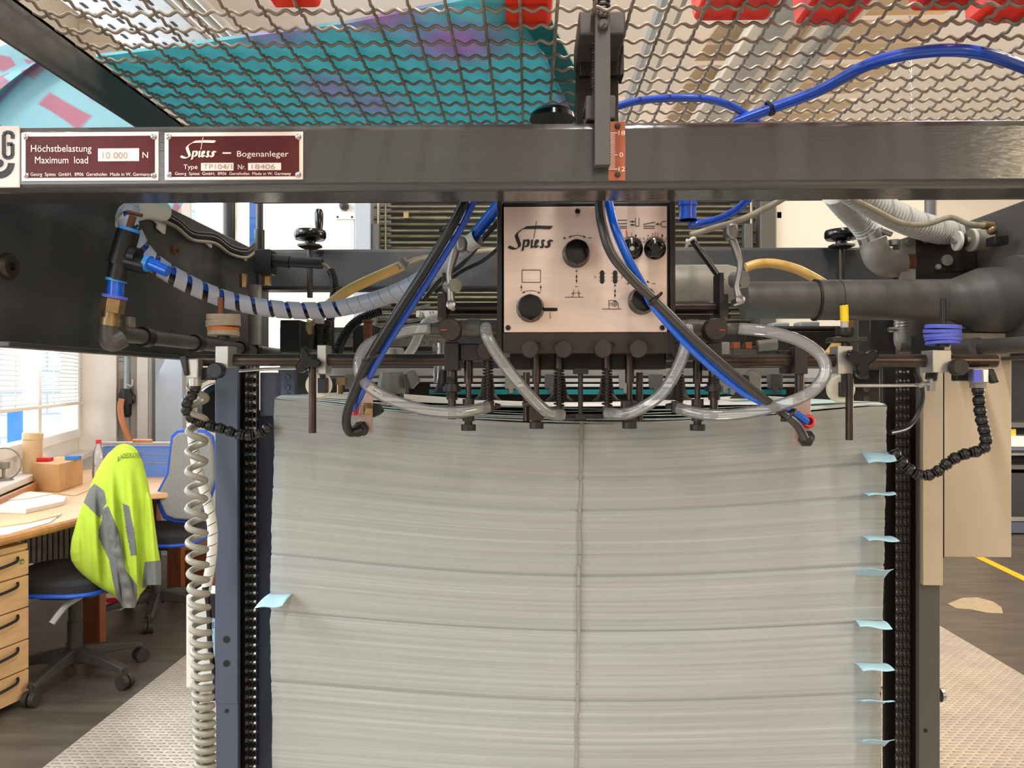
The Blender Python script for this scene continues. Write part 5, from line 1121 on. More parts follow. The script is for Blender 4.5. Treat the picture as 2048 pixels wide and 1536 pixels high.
for u in (757, 1503):
    part('delivery_chain', B().cyl(P(u, 395, Yp), P(u, 500, Yp), .005).cyl(P(u + 14, 395, Yp + .02), P(u + 14, 500, Yp + .02), .004), 'olive_rod', pr_)
    part('bearing_block', B().pb(u - 14, 447, u + 1, 500, Yp - .01, .03), 'pipe_grey', pr_, .002)
    part('gripper_finger', B().pb(u + 50, 424, u + 60, 436, Yp, .02), 'brass', pr_)
part('lower_body', B().pb(560, 662, 1765, 860, Yp - .1, .3), 'black_deep', pr_)
solo('side_hood', B().pb(520, 330, 598, 1390, 3.3, .4), 'cream', 'cream hood standing behind the black upright mast, beside the small window', 'machine hood', None, .004)
solo('delivery_cover', B().pb(1722, 330, 1855, 1375, 3.4, .3), 'cream', 'pale cover of the press seen behind the ribbed ducts', 'machine hood', None, .004)
solo('vent_mast', B().cyl(P(1861, 340, 2.4), P(1861, 1625, 2.4), L(11, 2.4)), 'pipe_grey', 'grey upright pipe rising behind the ribbed ducts', 'pipe')
# feed table
Yf = 2.04
ft = thing('feed_table', 'pale steel feed table edge behind the suction cups', 'feed table', P(1130, 790, Yf))
part('table_body', B().pb(556, 758, 1762, 850, Yf + .02, .25).pb(556, 850, 640, 1770, Yf + .1, .1).pb(1690, 850, 1762, 1770, Yf + .1, .1), 'dark_iron', ft)
part('edge_strip', B().pb(556, 737, 1690, 752, Yf + .06, .02), 'brushed_alu', ft, .001)
part('edge_strip', B().pb(700, 757, 1690, 764, Yf, .02), 'duct_grey', ft, .001)
part('edge_strip', B().pb(860, 768, 1640, 774, Yf - .01, .02), 'white_plastic', ft, .001)
part('teal_sheet', B().pb(858, 779, 1572, 789, Yf - .03, .3), 'teal_dark', ft)
for k, u in enumerate((690, 800, 1010, 1090, 1240, 1300, 1440, 1540)):
    part('guide_finger', B().pb(u, 748, u + 26, 778, Yf - .03, .03).pb(u + 8, 774, u + 16, 787, Yf - .04, .03), 'pipe_grey' if k % 2 else 'elbow_cast', ft, .001)
part('type_label', B().pb(1606, 738, 1700, 756, Yf + .02, .002), 'white_plastic', ft)
part('mounting_plate', B().pb(1690, 740, 1760, 830, Yf - .2, .02), 'dark_iron', ft, .002)
for v in (753, 778, 798): part('screw', B().lathe([(L(7, 1.84), 0), (L(6, 1.84), .003), (L(3, 1.84), .003), (0, .001)], P(1732, v, 1.84), (0, -1, 0), 16), 'pipe_grey', ft)
part('mounting_plate', B().pb(556, 740, 590, 830, Yf - .2, .02), 'blue_grey', ft, .002)
for v in (755, 775, 792): part('screw', B().lathe([(L(7, 1.84), 0), (L(6, 1.84), .003), (L(3, 1.84), .003), (0, .001)], P(574, v, 1.84), (0, -1, 0), 16), 'blue_grey', ft)
part('side_box', B().pb(588, 738, 640, 800, Yf - .15, .08), 'pipe_grey', ft, .002)
# register unit in front of the table
Yg_ = 1.78
ru = thing('register_unit', 'dark register unit with an engraved ruler and turned steel housings', 'register unit', P(1100, 740, Yg_))
part('ruler', B().pb(690, 670, 890, 692, Yg_, .006), 'elbow_cast', ru, .001)
b = B()
for k in range(40): u = 694 + k * 5; b.pb(u, 672, u + .8, 680 if k % 4 == 0 else 676, Yg_ - .0006, .0006)
part('ruler_ticks', b, 'print_black', ru)
for s, u in (('76', 832), ('74', 847), ('72', 862), ('70', 876)): text('numeral', s, u - 4, 682, u + 4, 689, Yg_ - .0002, 'print_black', ru)
part('number_tag', B().pb(832, 621, 880, 634, Yg_ + .1, .004), 'white_plastic', ru); text('numeral', '26', 838, 623, 848, 632, Yg_ + .0995, 'print_black', ru); text('numeral', '27', 858, 623, 868, 632, Yg_ + .0995, 'print_black', ru)
part('carrier_bar', B().pb(560, 694, 900, 702, Yg_ + .02, .05).pb(1420, 694, 1700, 700, Yg_ + .02, .05), 'dark_iron', ru, .001)
part('dark_housing', B().pb(705, 650, 748, 706, Yg_ - .06, .08), 'black_plastic', ru, .002); part('dark_housing', B().pb(560, 640, 600, 705, Yg_, .08), 'black_plastic', ru, .002)
part('dark_housing', B().pb(1575, 662, 1700, 712, Yg_, .08), 'dark_iron', ru, .002); part('dark_housing', B().pb(1490, 655, 1535, 690, Yg_ + .05, .08), 'dark_iron', ru, .002)
part('grey_housing', B().pb(1740, 560, 1792, 715, Yg_, .1), 'plate_paint', ru, .003); part('grey_housing', B().pb(1716, 640, 1740, 715, Yg_ - .05, .03), 'warm_grey', ru, .002)
part('grey_housing', B().pb(1545, 645, 1580, 668, Yg_ + .1, .05), 'grey_panel', ru, .004); part('grey_housing', B().pb(1600, 643, 1640, 668, Yg_ + .1, .05), 'grey_panel', ru, .004)
part('cross_shaft', B().cyl(P(1510, 658, Yg_ + .05), P(1700, 658, Yg_ + .05), L(6, Yg_)), 'dark_iron', ru)
part('side_rail', B().pb(560, 655, 980, 663, Yg_ + .12, .03), 'pipe_grey', ru)
Yt_ = 1.62
part('turned_housing', B().lathe([(L(22, Yt_), 0), (L(25, Yt_), .004), (L(25, Yt_), L(32, Yt_)), (L(23, Yt_), L(34, Yt_))], P(783, 730, Yt_), (0, 0, 1), 32), 'brushed_alu', ru)
part('turned_housing', B().lathe([(L(26, Yt_), 0), (L(28, Yt_), .004), (L(28, Yt_), L(20, Yt_)), (L(24, Yt_), L(38, Yt_)), (L(24, Yt_), L(44, Yt_))], P(783, 788, Yt_), (0, 0, 1), 10), 'elbow_cast', ru)
part('foot', B().pb(765, 786, 800, 800, Yt_ + .01, .05), 'dark_iron', ru)
part('pillar', B().lathe([(L(13, Yt_), 0), (L(13, Yt_), L(26, Yt_)), (L(12, Yt_), L(28, Yt_)), (L(12, Yt_), L(80, Yt_))], P(880, 766, Yt_), (0, 0, 1), 28), 'bright_steel', ru)
part('knurled_nut', B().lathe([(L(10, Yt_), 0), (L(12, Yt_), .003), (L(12, Yt_), .012), (L(10, Yt_), .014)], P(866, 698, Yt_), (1, 0, 0), 18), 'elbow_cast', ru)
part('rusty_tube', B().cyl(P(736, 642, 1.6), P(736, 712, 1.6), L(9, 1.6)).cyl(P(736, 640, 1.6), P(736, 644, 1.6), L(12, 1.6)), 'rust', ru)
part('bevel_gear', B().lathe([(L(6, 1.6), 0), (L(17, 1.6), .006), (L(14, 1.6), .014), (L(5, 1.6), .016)], P(612, 656, 1.6), (1, 0, .1), 24), 'brass', ru); part('gear_shaft', B().pb(628, 640, 662, 700, 1.62, .03).pb(618, 660, 628, 700, 1.6, .02), 'dark_iron', ru, .002)
part('reservoir', B().cyl(P(637, 634, 1.62), P(637, 648, 1.62), L(12, 1.62)), 'duct_grey', ru)
part('bent_tube', B().ptube([(885, 634, 1.7), (858, 640, 1.7), (842, 660, 1.7), (826, 695, 1.7), (806, 720, 1.68)], 9), 'duct_grey', ru)
part('wire_loop', B().ptube([(860, 610, 1.6), (835, 618, 1.6), (810, 632, 1.6), (808, 640, 1.6), (822, 643, 1.6), (850, 634, 1.6)], 3), 'coil_grey', ru)
Yr = 1.6
part('air_cylinder', B().cyl(P(1515, 692, Yr), P(1553, 688, Yr), L(11, Yr), n=24), 'elbow_cast', ru); part('cylinder_head', B().pb(1553, 676, 1580, 700, Yr, .05), 'dark_iron', ru, .002)
part('stop_block', B().pb(1466, 698, 1514, 714, Yr, .04), 'pipe_grey', ru, .001); part('terminal', B().pb(1466, 684, 1480, 697, Yr, .02).pb(1492, 684, 1504, 697, Yr, .02), 'copper_plate', ru)
part('side_clamp', B().pprism([(1488, 762), (1505, 738), (1523, 752), (1523, 790), (1470, 790), (1470, 760)], Yr, .04), 'elbow_cast', ru, .002)
part('side_clamp', B().pprism([(812, 745), (826, 740), (838, 762), (822, 778)], Yr, .03), 'elbow_cast', ru, .002)
part('white_lug', B().pb(1445, 684, 1460, 714, Yr - .02, .03), 'elbow_cast', ru, .002)
part('small_valve', B().cyl(P(680, 768, 1.6), P(680, 790, 1.6), L(6, 1.6)).pb(672, 755, 690, 770, 1.59, .02).cyl(P(680, 788, 1.6), P(680, 798, 1.6), L(10, 1.6)), 'brass', ru)
for u, w in ((600, 30), (640, 12), (668, 44), (742, 18), (905, 24), (1420, 30), (1640, 22)):
    part('bracket', B().pb(u, 706, u + w, 716, Yg_ - .1, .03), 'elbow_cast' if w > 20 else 'bright_steel', ru, .001)
# ================================================================== desk corner at left
def WP(u, v, off=0.0):
    d = _d(u, v); n = Vector((.332, -.943, 0)); p0 = Vector((-3.58, 6.07, 0)) + n * off; c = Vector((0, 0, CAMZ))
    return c + d * (n.dot(p0 - c) / n.dot(d))
WN = Vector((.332, -.943, 0))
# blind
bl = thing('venetian_blind', 'white venetian blind lowered over the upper window beside the desk', 'blind', WQ(.7, 3.3, .06))
b = B()
for k in range(72):
    z = 1.225 + k * .028; a = [WQ(-.33, z, .03), WQ(1.70, z, .03), WQ(1.70, z + .006, .055), WQ(-.33, z + .006, .055)]
    b.prism(a, (0, 0, .0008))
part('slats', b, 'window_frame', bl)
b = B(); b.prism([WQ(-.33, 1.195, .03), WQ(1.72, 1.195, .03), WQ(1.72, 1.215, .03), WQ(-.33, 1.215, .03)], WQ(0, 0, .03) - WQ(0, 0, 0)); part('bottom_rail', b, 'trunking_white', bl, .003)
b = B(); b.prism([WQ(-.33, 3.25, .02), WQ(1.72, 3.25, .02), WQ(1.72, 3.30, .02), WQ(-.33, 3.30, .02)], WQ(0, 0, .05) - WQ(0, 0, 0)); part('head_rail', b, 'trunking_white', bl, .003)
b = B()
for t in (.0, .85, 1.5): b.cyl(WQ(t, 1.2, .043), WQ(t, 3.27, .043), .003)
part('ladder_cord', b, 'trunking_white', bl)
b = B(); b.tube([WQ(1.81, 1.63, .04), WQ(1.81, 1.55, .07), WQ(1.81, 1.35, .07), WQ(1.81, 1.15, .05)], .008, 8, 6); struct('trim_4', b, 'brushed_alu', 0, 'window opener rod on the reveal')
# wall pieces
b = B(); b.prism([WP(232, 700), WP(262, 700), WP(262, 741), WP(232, 741)], WN * .003)
ps = thing('wall_notice', 'white paper notice with ruled boxes, behind the riser pipe', 'notice', WP(247, 741)); part('sheet', b, 'paper', ps)
b = B()
for v in (706, 714, 722):
    for q in ((235, 259),): b.prism([WP(q[0], v, .0035), WP(q[1], v, .0035), WP(q[1], v + 1.2, .0035), WP(q[0], v + 1.2, .0035)], WN * .0006)
part('print', b, 'pipe_grey', ps)
ps = thing('wall_notice', 'pinkish notice sheet behind the pressure regulator', 'notice', WP(253, 800)); b = B(); b.prism([WP(240, 757), WP(268, 757), WP(268, 800), WP(240, 800)], WN * .003); part('sheet', b, 'clear_pink', ps)
b = B()
for v in (764, 769, 776, 784): b.prism([WP(244, v, .0035), WP(262, v, .0035), WP(262, v + 1, .0035), WP(244, v + 1, .0035)], WN * .0006)
part('print', b, 'print_faint', ps)
ar = thing('pressure_regulator', 'black air pressure regulator on the steel riser pipe by the pilaster', 'regulator', WP(252, 835))
part('riser_pipe', B().cyl(WP(254, 1150, .09), WP(254, 560, .09), .026), 'galvanised', ar)
part('body', B().cyl(WP(252, 778, .12), WP(252, 800, .12), .045).rbox(WP(252, 797, .12), (.10, .08, .09), Matrix.Rotation(.338, 3, 'Z')), 'black_plastic', ar, .003)
part('filter_bowl', B().lathe([(.03, 0), (.042, .02), (.042, .17), (.03, .18)], WP(252, 834, .12), (0, 0, 1), 20), 'black_plastic', ar)
part('gauge', B().cyl(WP(262, 797, .12), WP(270, 797, .12), .034), 'pipe_grey', ar); part('shut_off_valve', B().ptube([(252, 776, 6.0), (254, 768, 6.0), (264, 772, 6.0), (265, 758, 6.0)], 2.2), 'galvanised', ar)
solo('air_line', B().tube([WP(244, 798, .17), WP(241, 812, .18), WP(243, 835, .18), WP(252, 862, .2), WP(262, 888, .22)], .024, 10, 8), 'orange_hose', 'orange air line hanging from the pressure regulator', 'hose')
b = B(); b.prism([WP(320, 700), WP(372, 700), WP(372, 1150), WP(320, 1150)], WN * .30)
solo('wall_cabinet', b, 'grey_panel', 'tall pale grey cabinet on the wall behind the second chair', 'cabinet', None, .006)
b = B(); b.prism([WP(278, 690, .012), WP(300, 690, .012), WP(300, 1180, .012), WP(278, 1180, .012)], WN * .11); solo('cable_duct', b, 'wall_white', 'white upright cable duct between the regulator and the grey cabinet', 'cable duct', None, .004)
# desk
DZ = .74
dk = thing('desk', 'long wooden desk with a rounded front edge under the window', 'desk', PZ(120, 1020, 0))
outline = [(-200, 1135), (-60, 1087), (0, 1073), (80, 1054), (150, 1037), (215, 1020), (252, 1001), (290, 988), (345, 984)]
pts = [PZ(u, v, DZ) for u, v in outline] + [Vector((-2.1, 5.62, DZ)), Vector((-3.1, 5.62, DZ)), WQ(.9, DZ, .01), WQ(-.75, DZ, .01)]
part('desk_top', B().prism(pts, (0, 0, -.035)), 'wood_light', dk, .008)
part('edge_band', B().tube([p + Vector((0, 0, -.018)) for p in pts[:8]], .02, 10, 6), 'wood', dk)
a_, c_ = WQ(-.75, DZ, .13), WQ(.95, DZ, .13); part('back_board', B().prism([a_, c_, c_ + Vector((0, 0, .048)), a_ + Vector((0, 0, .048))], WN * 0 + Vector((.02, .007, 0))), 'wood', dk, .002)
for u, v in ((182, 1300), (348, 1192), (300, 1180)): p = PZ(u, v, 0); part('leg', B().bx(p.x - .045, p.x + .045, p.y, p.y + .06, 0, DZ - .036), 'wood_dark', dk, .003)
solo('wood_locker', B().pb(362, 1100, 420, 1188, 4.95, .35), 'wood_dark', 'dark brown wooden locker under the far end of the desk', 'cabinet', None, .004)
b = B()
for k in range(16): u = 40 + k * 11; b.pb(u, 1055, u + 8.5, 1128, 4.0, .06)
solo('radiator', b, 'elbow_cast', 'grey ribbed radiator under the desk', 'radiator', None, .006)
# pedestal with drawers
A_, C_ = PZ(-75, 1468, 0), PZ(52, 1407, 0); A_.z = C_.z = 0; d = (C_ - A_).normalized(); nrm = Vector((-d.y, d.x, 0)); Hh = .655; W_ = (C_ - A_).length
pd = thing('drawer_pedestal', 'light wood drawer pedestal at the left edge of the picture', 'drawer pedestal', (A_ + C_) / 2)
part('body', B().prism([A_ + Vector((0, 0, .03)), C_ + Vector((0, 0, .03)), C_ + Vector((0, 0, Hh)), A_ + Vector((0, 0, Hh))], nrm * .5), 'wood_light', pd, .003)
part('top_board', B().prism([A_ + Vector((0, 0, Hh)) - nrm * .01, C_ + Vector((0, 0, Hh)) - nrm * .01, C_ + Vector((0, 0, Hh + .025)) - nrm * .01, A_ + Vector((0, 0, Hh + .025)) - nrm * .01], nrm * .52), 'wood_light', pd, .003)
for z0, z1 in ((.55, .65), (.415, .545), (.28, .41), (.155, .275), (.035, .15)):
    q = part('drawer', B().prism([A_ + d * .004 + Vector((0, 0, z0)), C_ - d * .004 + Vector((0, 0, z0)), C_ - d * .004 + Vector((0, 0, z1)), A_ + d * .004 + Vector((0, 0, z1))], -nrm * .018), 'wood_light', pd, .002)
    h0 = C_ - d * .06 - nrm * .018 + Vector((0, 0, z1 - .035)); part('handle', B().tube([h0 - d * .13, h0 - d * .12 - nrm * .02 - Vector((0, 0, .006)), h0 - d * .03 - nrm * .022 + Vector((0, 0, .004)), h0 - nrm * .002 + Vector((0, 0, .016))], .006, 8, 6), 'black_plastic', q)
part('lock', B().lathe([(.012, 0), (.011, .004), (.003, .004), (0, .002)], C_ - d * .04 - nrm * .018 + Vector((0, 0, .61)), -nrm, 16), 'bright_steel', pd)
# things on desk and sill
def onz(uv, z, h): return B().prism([PZ(u, v, z) for u, v in uv], (0, 0, h))
A1, B1, C1 = PZ(64, 980, DZ), PZ(117, 985, DZ), PZ(166, 967, DZ); D1 = A1 + C1 - B1; HB = .158
bxo = thing('cardboard_box', 'taped brown cardboard box standing on the desk below the window', 'cardboard box', B1)
part('carton', B().prism([A1, B1, C1, D1], (0, 0, HB)), 'carton', bxo, .004)
mid = (A1 + B1) / 2; part('packing_tape', B().prism([A1.lerp(B1, .97) + Vector((0, -.001, .03)), B1.lerp(C1, .22) + Vector((.0, -.002, .03)), B1.lerp(C1, .22) + Vector((0, -.002, HB + .0006)), A1.lerp(B1, .97) + Vector((0, -.001, HB + .0006))], (0, .004, 0)), 'kraft', bxo)
c = A1.lerp(C1, .42) + Vector((0, 0, HB)); R = Matrix.Rotation(.1, 3, 'Z')
solo('stamp_pad', B().rbox(c + Vector((-.04, -.05, .012)), (.10, .065, .022), R), 'red_plastic', 'small red case lying on the cardboard box', 'case', None, .004)
solo('small_box', B().rbox(c + Vector((.09, .04, .012)), (.075, .05, .024), R), 'facade_blue', 'small blue packet lying on the cardboard box', 'packet', None, .003)
p = PZ(65, 946, .83); cn = thing('canister', 'tall beige paper canister with a lid, on the window sill', 'canister', p)
part('body', B().lathe([(.050, 0), (.051, .195)], p, (0, 0, 1), 28), 'kraft', cn); part('lid', B().lathe([(.054, 0), (.055, .035), (.05, .04)], p + Vector((0, 0, .195)), (.03, .05, 1), 28), 'kraft', cn)
p = PZ(197, 958, DZ); bt = thing('water_bottle', 'clear plastic bottle with a red cap on the desk', 'bottle', p)
part('body', B().lathe([(.03, 0), (.037, .01), (.037, .07), (.033, .08), (.037, .09), (.037, .15), (.028, .19), (.014, .215), (.014, .23)], p, (0, 0, 1), 24), 'clear_vinyl', bt); part('cap', B().lathe([(.017, 0), (.017, .022), (.014, .025)], p + Vector((0, 0, .228)), (0, 0, 1), 20), 'red_plastic', bt)
cr = thing('file_crate', 'blue crate with a pale rail on top, at the back of the desk', 'crate', P(270, 956, 5.0))
part('body', B().pb(205, 893, 345, 957, 5.0, .22), 'crate_blue', cr, .004); part('top_rail', B().pb(200, 884, 350, 891, 4.98, .05), 'brushed_alu', cr, .004)
part('ribs', B().pb(206, 908, 344, 909.5, 4.997, .004).pb(206, 925, 344, 927, 4.997, .004), 'brushed_alu', cr)
solo('hand_tool', B().cyl(P(266, 881, 4.99), P(304, 882, 4.99), .010, .012, 12), 'orange_hose', 'orange handled tool lying on the rail of the blue crate', 'tool')
for uv, z, h, m, lb in (([(-60, 1005), (60, 990), (132, 1000), (128, 1010), (52, 1027), (-60, 1024)], DZ + .001, .02, 'paper', 'open catalogue lying on the desk'), ([(-40, 1062), (70, 1036), (124, 1028), (100, 1046), (20, 1068), (-40, 1075)], DZ + .001, .004, 'paper', 'loose sheets near the front edge of the desk'),
    ([(0, 1044), (60, 1030), (110, 1026), (118, 1032), (60, 1046), (0, 1055)], DZ + .006, .004, 'kraft', 'thin kraft folder on the loose sheets'), ([(118, 988), (160, 975), (185, 978), (150, 992)], DZ + .001, .003, 'kraft', 'kraft sheet sticking out beside the cardboard box'), ([(0, 993), (62, 984), (106, 988), (60, 997), (0, 1002)], DZ + .0225, .003, 'wall_white', 'printed list lying on the open catalogue')):
    solo('paper_stack', onz(uv, z, h), m, lb, 'papers', 'papers on the desk')
p = PZ(-8, 962, .83); fn = thing('desk_fan', 'grey round fan cut by the left edge of the picture', 'fan', p)
part('guard_ring', B().tube([p + Vector((.03 + .0, .02, .09)) + Vector((.075 * math.cos(k * pi / 12), .03 * math.cos(k * pi / 12), .085 * math.sin(k * pi / 12))) for k in range(24)], .004, 8, 0, True), 'elbow_cast', fn); part('stand', B().lathe([(.05, 0), (.04, .012), (.008, .02), (.008, .06), (.03, .065), (.03, .10)], p + Vector((.02, .03, 0)), (0, 0, 1), 20), 'elbow_cast', fn)
# office chairs
def chair(hub, ang0, seatz, lb, rad=.31):
    t = thing('office_chair', lb, 'office chair', (hub.x, hub.y, 0), 'office chairs')
    h = Vector((hub.x, hub.y, 0))
    for k in range(5):
        a = ang0 + k * 2 * pi / 5; e = Vector((math.cos(a), math.sin(a), 0)); s = Vector((-e.y, e.x, 0))
        b = B(); V = []
        for f, w, z, hh in ((.0, .035, .10, .055), (.5, .028, .092, .04), (1.0, .022, .075, .022)):
            c = h + e * (rad * f) + Vector((0, 0, z)); V.append([b.bm.verts.new(c + s * w), b.bm.verts.new(c + s * w * .7 + Vector((0, 0, hh))), b.bm.verts.new(c - s * w * .7 + Vector((0, 0, hh))), b.bm.verts.new(c - s * w)])
        b.skin(V); leg = part('leg', b, 'chair_base', t, .004)
        c = h + e * rad + Vector((0, 0, .033)); part('caster', B().cyl(c - s * .026, c - s * .005, .032, n=20).cyl(c + s * .005, c + s * .026, .032, n=20).cyl(c + Vector((0, 0, .02)), c + Vector((0, 0, .06)), .008), 'chair_base', leg)
    part('gas_column', B().lathe([(.05, .08), (.05, .10), (.032, .11), (.032, .27), (.028, .27), (.028, seatz - .09)], h, (0, 0, 1), 24), 'chair_base', t)
    part('mechanism', B().bx(h.x - .12, h.x + .12, h.y - .09, h.y + .09, seatz - .10, seatz - .055), 'chair_base', t, .012)
    return t
def rounded(cx, cy, w, l, z, r, n=8):
    out = []
    for sx, sy, a0 in ((1, 1, 0), (-1, 1, 90), (-1, -1, 180), (1, -1, 270)):
        for k in range(n + 1): a = math.radians(a0 + 90 * k / n); out.append(Vector((cx + sx * (w / 2 - r) + r * math.cos(a), cy + sy * (l / 2 - r) + r * math.sin(a), z)))
    return out
H1 = PZ(150, 1322, .085); c0 = PZ(62, 1400, .03); S1 = .485
c1 = chair(H1, math.atan2(c0.y - H1.y, c0.x - H1.x), S1, 'black office chair with blue piping, the lime jacket over its back', (c0.xy - H1.xy).length)
part('seat', B().prism(rounded(H1.x - .03, H1.y, .48, .46, S1 - .055, .12), (0, 0, .075)), 'chair_black', c1, .02)
part('piping', B().tube(rounded(H1.x - .03, H1.y, .486, .466, S1 - .042, .12), .010, 8, 0, True), 'chair_blue', c1)
for dx, dy in ((-.15, -.12), (.06, -.17)): part('lever', B().tube([Vector((H1.x + dx + .02, H1.y + dy + .08, S1 - .08)), Vector((H1.x + dx, H1.y + dy, S1 - .10)), Vector((H1.x + dx - .03, H1.y + dy - .05, S1 - .16))], .013, 8, 5), 'duct_grey', c1)
YJ = H1.y - .15
part('backrest', B().pprism([(228, 925), (262, 925), (282, 1000), (285, 1080), (215, 1085), (205, 1000)], YJ + .03, .05), 'chair_black', c1, .01)
part('back_stem', B().tube([Vector((H1.x + .1, H1.y, S1 - .07)), Vector((H1.x + .24, H1.y + .04, S1 - .04)), P(250, 1060, YJ + .06)], .02, 10, 6), 'chair_base', c1)
H2 = PZ(312, 1204, .085); c0 = PZ(293, 1264, .03); S2 = .50
c2 = chair(H2, math.atan2(c0.y - H2.y, c0.x - H2.x), S2, 'grey backed office chair with blue rim, standing behind the jacket', .31)
part('seat', B().prism(rounded(H2.x + .05, H2.y, .46, .46, S2 - .055, .12), (0, 0, .075)), 'chair_black', c2, .02)
part('piping', B().tube(rounded(H2.x + .05, H2.y, .466, .466, S2 - .042, .12), .010, 8, 0, True), 'chair_blue', c2)
bk = [(373, 858), (353, 860), (341, 871), (336, 912), (332, 948), (313, 983), (311, 1005), (326, 1038), (346, 1046), (385, 1048), (404, 1033), (420, 1000), (432, 960), (430, 900), (424, 872), (408, 860)]
def inset(pl, f):
    cx = sum(p[0] for p in pl) / len(pl); cy = sum(p[1] for p in pl) / len(pl); return [(cx + (u - cx) * f, cy + (v - cy) * (1 - (1 - f) * .7)) for u, v in pl]
part('backrest_rim', B().pprism(bk, 4.32, .035), 'chair_blue', c2, .008); part('backrest', B().pprism(inset(bk, .90), 4.29, .07), 'chair_grey', c2, .012)
part('back_stem', B().tube([Vector((H2.x + .1, H2.y, S2 - .07)), Vector((H2.x + .2, 4.4, S2 - .02)), P(372, 1030, 4.37)], .022, 10, 6), 'chair_base', c2)
# jacket over the chair back
rowsJ = [(893, 238, 258), (898, 227, 268), (906, 217, 277), (920, 206, 284), (945, 192, 291), (970, 181, 297), (1000, 168, 303), (1040, 154, 307), (1080, 143, 311), (1105, 140, 315), (1122, 143, 317), (1136, 152, 318), (1150, 166, 316), (1165, 184, 300), (1178, 204, 290), (1190, 226, 280), (1206, 241, 273), (1214, 244, 270)]
GP = [[(189, 967), (209, 982), (213, 1005), (206, 1019), (201, 1038), (167, 1005), (178, 978)], [(204, 1019), (216, 1012), (238, 1063), (247, 1100), (252, 1140), (274, 1170), (275, 1216), (240, 1220), (232, 1190), (225, 1160), (218, 1120), (197, 1075), (197, 1060), (204, 1040)], [(245, 1007), (258, 1012), (269, 1063), (274, 1110), (262, 1112), (252, 1060)], [(289, 1124), (326, 1120), (326, 1175), (284, 1176)]]
def inpoly(x, y, pl):
    r = False; j = len(pl) - 1
    for i in range(len(pl)):
        if (pl[i][1] > y) != (pl[j][1] > y) and x < (pl[j][0] - pl[i][0]) * (y - pl[i][1]) / (pl[j][1] - pl[i][1]) + pl[i][0]: r = not r
        j = i
    return r
def garment(rows, Yc, bulge, nu, sub, folds, name, parent):
    bm = bmesh.new(); R = []; 
    rr = []
    for (v0, l0, r0), (v1, l1, r1) in zip(rows[:-1], rows[1:]):
        for k in range(sub): f = k / sub; rr.append((v0 + (v1 - v0) * f, l0 + (l1 - l0) * f, r0 + (r1 - r0) * f))
    rr.append(rows[-1]); n = nu * 2; pxs = {}
    for i, (v, l, r) in enumerate(rr):
        ring = []
        for k in range(n):
            a = 2 * pi * k / n; cx = (l + r) / 2; u = cx - (r - l) / 2 * math.cos(a); fr = math.sin(a); t = i / (len(rr) - 1)
            wob = folds(u, v) * (1 if fr > 0 else .3); Y = Yc - (bulge * min(1, .35 + 1.5 * t)) * (abs(fr) ** .7) * (1 if fr > 0 else -.6) + wob * abs(fr)
            q = bm.verts.new(P(u, v, Y)); pxs[q] = (u, v, fr); ring.append(q)
        R.append(ring)
    for a, c in zip(R[:-1], R[1:]):
        for k in range(n):
            f = bm.faces.new((a[k], a[(k + 1) % n], c[(k + 1) % n], c[k])); m = f.calc_center_median()
            us = [pxs[x] for x in f.verts]; u = sum(x[0] for x in us) / 4; v = sum(x[1] for x in us) / 4
            f.material_index = 1 if any(inpoly(u, v, g) for g in GP) else 0
    bm.faces.new(R[0][::-1]); bm.faces.new(R[-1]); bmesh.ops.recalc_face_normals(bm, faces=bm.faces[:])
    me = bpy.data.meshes.new(name); bm.to_mesh(me); bm.free(); me.polygons.foreach_set('use_smooth', [True] * len(me.polygons)); me.set_sharp_from_angle(angle=1.2)
    me.materials.append(M['jacket_lime']); me.materials.append(M['jacket_grey']); return put(name, me, None, parent)
jk = thing('work_jacket', 'lime yellow work jacket with grey panels hung over the chair back', 'jacket', P(230, 1200, YJ))
fold = lambda u, v: (.017 * math.sin((u - (v - 900) * .12) * .15 + 1.1 * math.sin(v * .011)) + .007 * math.sin(u * .33 - v * .02)) * min(1, max(0, (v - 930) / 90))
garment(rowsJ, YJ, .10, 170, 17, fold, 'jacket_body', jk)
garment([(965, 262, 290), (1000, 268, 304), (1050, 274, 310), (1095, 280, 316), (1118, 284, 320), (1124, 285, 322), (1160, 288, 323), (1170, 288, 322)], YJ - .02, .075, 70, 14, fold, 'sleeve', jk)
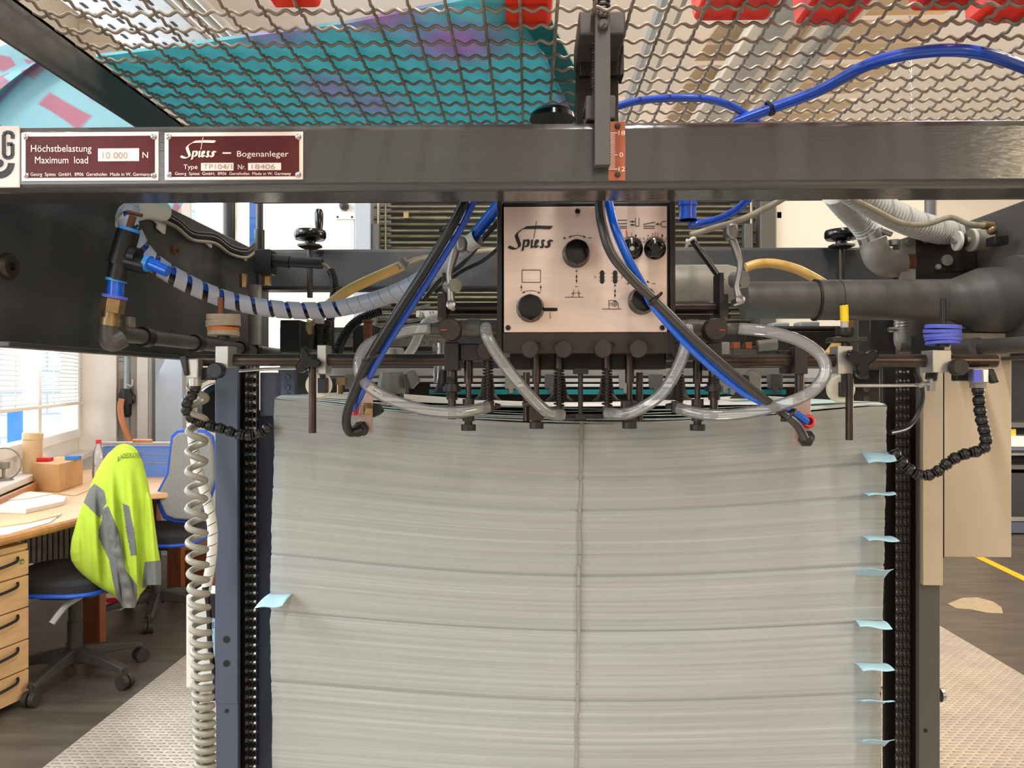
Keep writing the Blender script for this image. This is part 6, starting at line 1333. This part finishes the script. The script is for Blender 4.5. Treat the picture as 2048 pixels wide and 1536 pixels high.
garment([(985, 196, 216), (1020, 203, 226), (1070, 210, 243), (1120, 222, 252), (1170, 238, 268), (1200, 244, 271), (1216, 246, 270)], YJ - .06, .06, 70, 14, lambda u, v: .004 * math.sin(v * .22), 'sleeve', jk)
text('lettering', 'BUNDESDRUCKEREI', 235, 909, 284, 919, YJ - .062, 'print_black', jk, warp=lambda u, v: (u, v + (4.5 if u < 245 else 0) * (245 - u) / 9 - 3.5 * math.sin(pi * (u - 236) / 60)))
part('collar', B().tube([P(u, v, YJ - .02) for u, v in ((224, 908), (236, 897), (250, 893), (264, 898), (272, 908))], .012, 8, 6), 'jacket_lime', jk)
solo('posted_sheet', B().pb(404, 880, 431, 916, 4.6, .003), 'paper', 'white sheet with a blue arc, seen between the coil and the post', 'notice')
bx2 = thing('printed_carton', 'white carton with red print on the floor behind the front chair', 'cardboard box', P(223, 1222, 4.3)); part('carton', B().pb(205, 1192, 241, 1222, 4.3, .2), 'paper', bx2, .003); part('print', B().pprism([(209, 1197), (236, 1195), (238, 1204), (214, 1206)], 4.298, .002), 'red_plastic', bx2)
# rack at the right edge
rk = thing('storage_rack', 'dark storage rack with paper and a blue rail at the right edge', 'rack', P(2060, 1065, 7.0)); Yk = 7.0
part('back', B().pb(2010, 640, 2300, 1040, Yk + .3, .05), 'black_deep', rk)
for v0, v1, m in ((845, 856, 'warm_grey'), (905, 912, 'elbow_cast'), (930, 940, 'warm_grey'), (1035, 1044, 'elbow_cast'), (700, 712, 'warm_grey')): part('shelf_board', B().pb(2012, v0, 2300, v1, Yk, .34), m, rk, .004)
part('base', B().pb(2012, 1044, 2300, 1067, Yk, .3), 'blue_grey', rk); part('drawer_block', B().pb(2014, 946, 2300, 1034, Yk + .05, .24), 'black_plastic', rk); part('rail', B().cyl(P(2012, 899, Yk - .02), P(2300, 899, Yk - .02), .025), 'blue_grey', rk)
solo('paper_stack', B().pb(2016, 872, 2300, 904, Yk + .05, .25), 'paper', 'white papers on the shelf of the dark rack, far right', 'papers', 'papers on the desk'); solo('yellow_folder', B().pb(2018, 858, 2032, 872, Yk + .08, .2), 'yellow_tape', 'yellow folder lying on the white papers in the dark rack', 'folder')
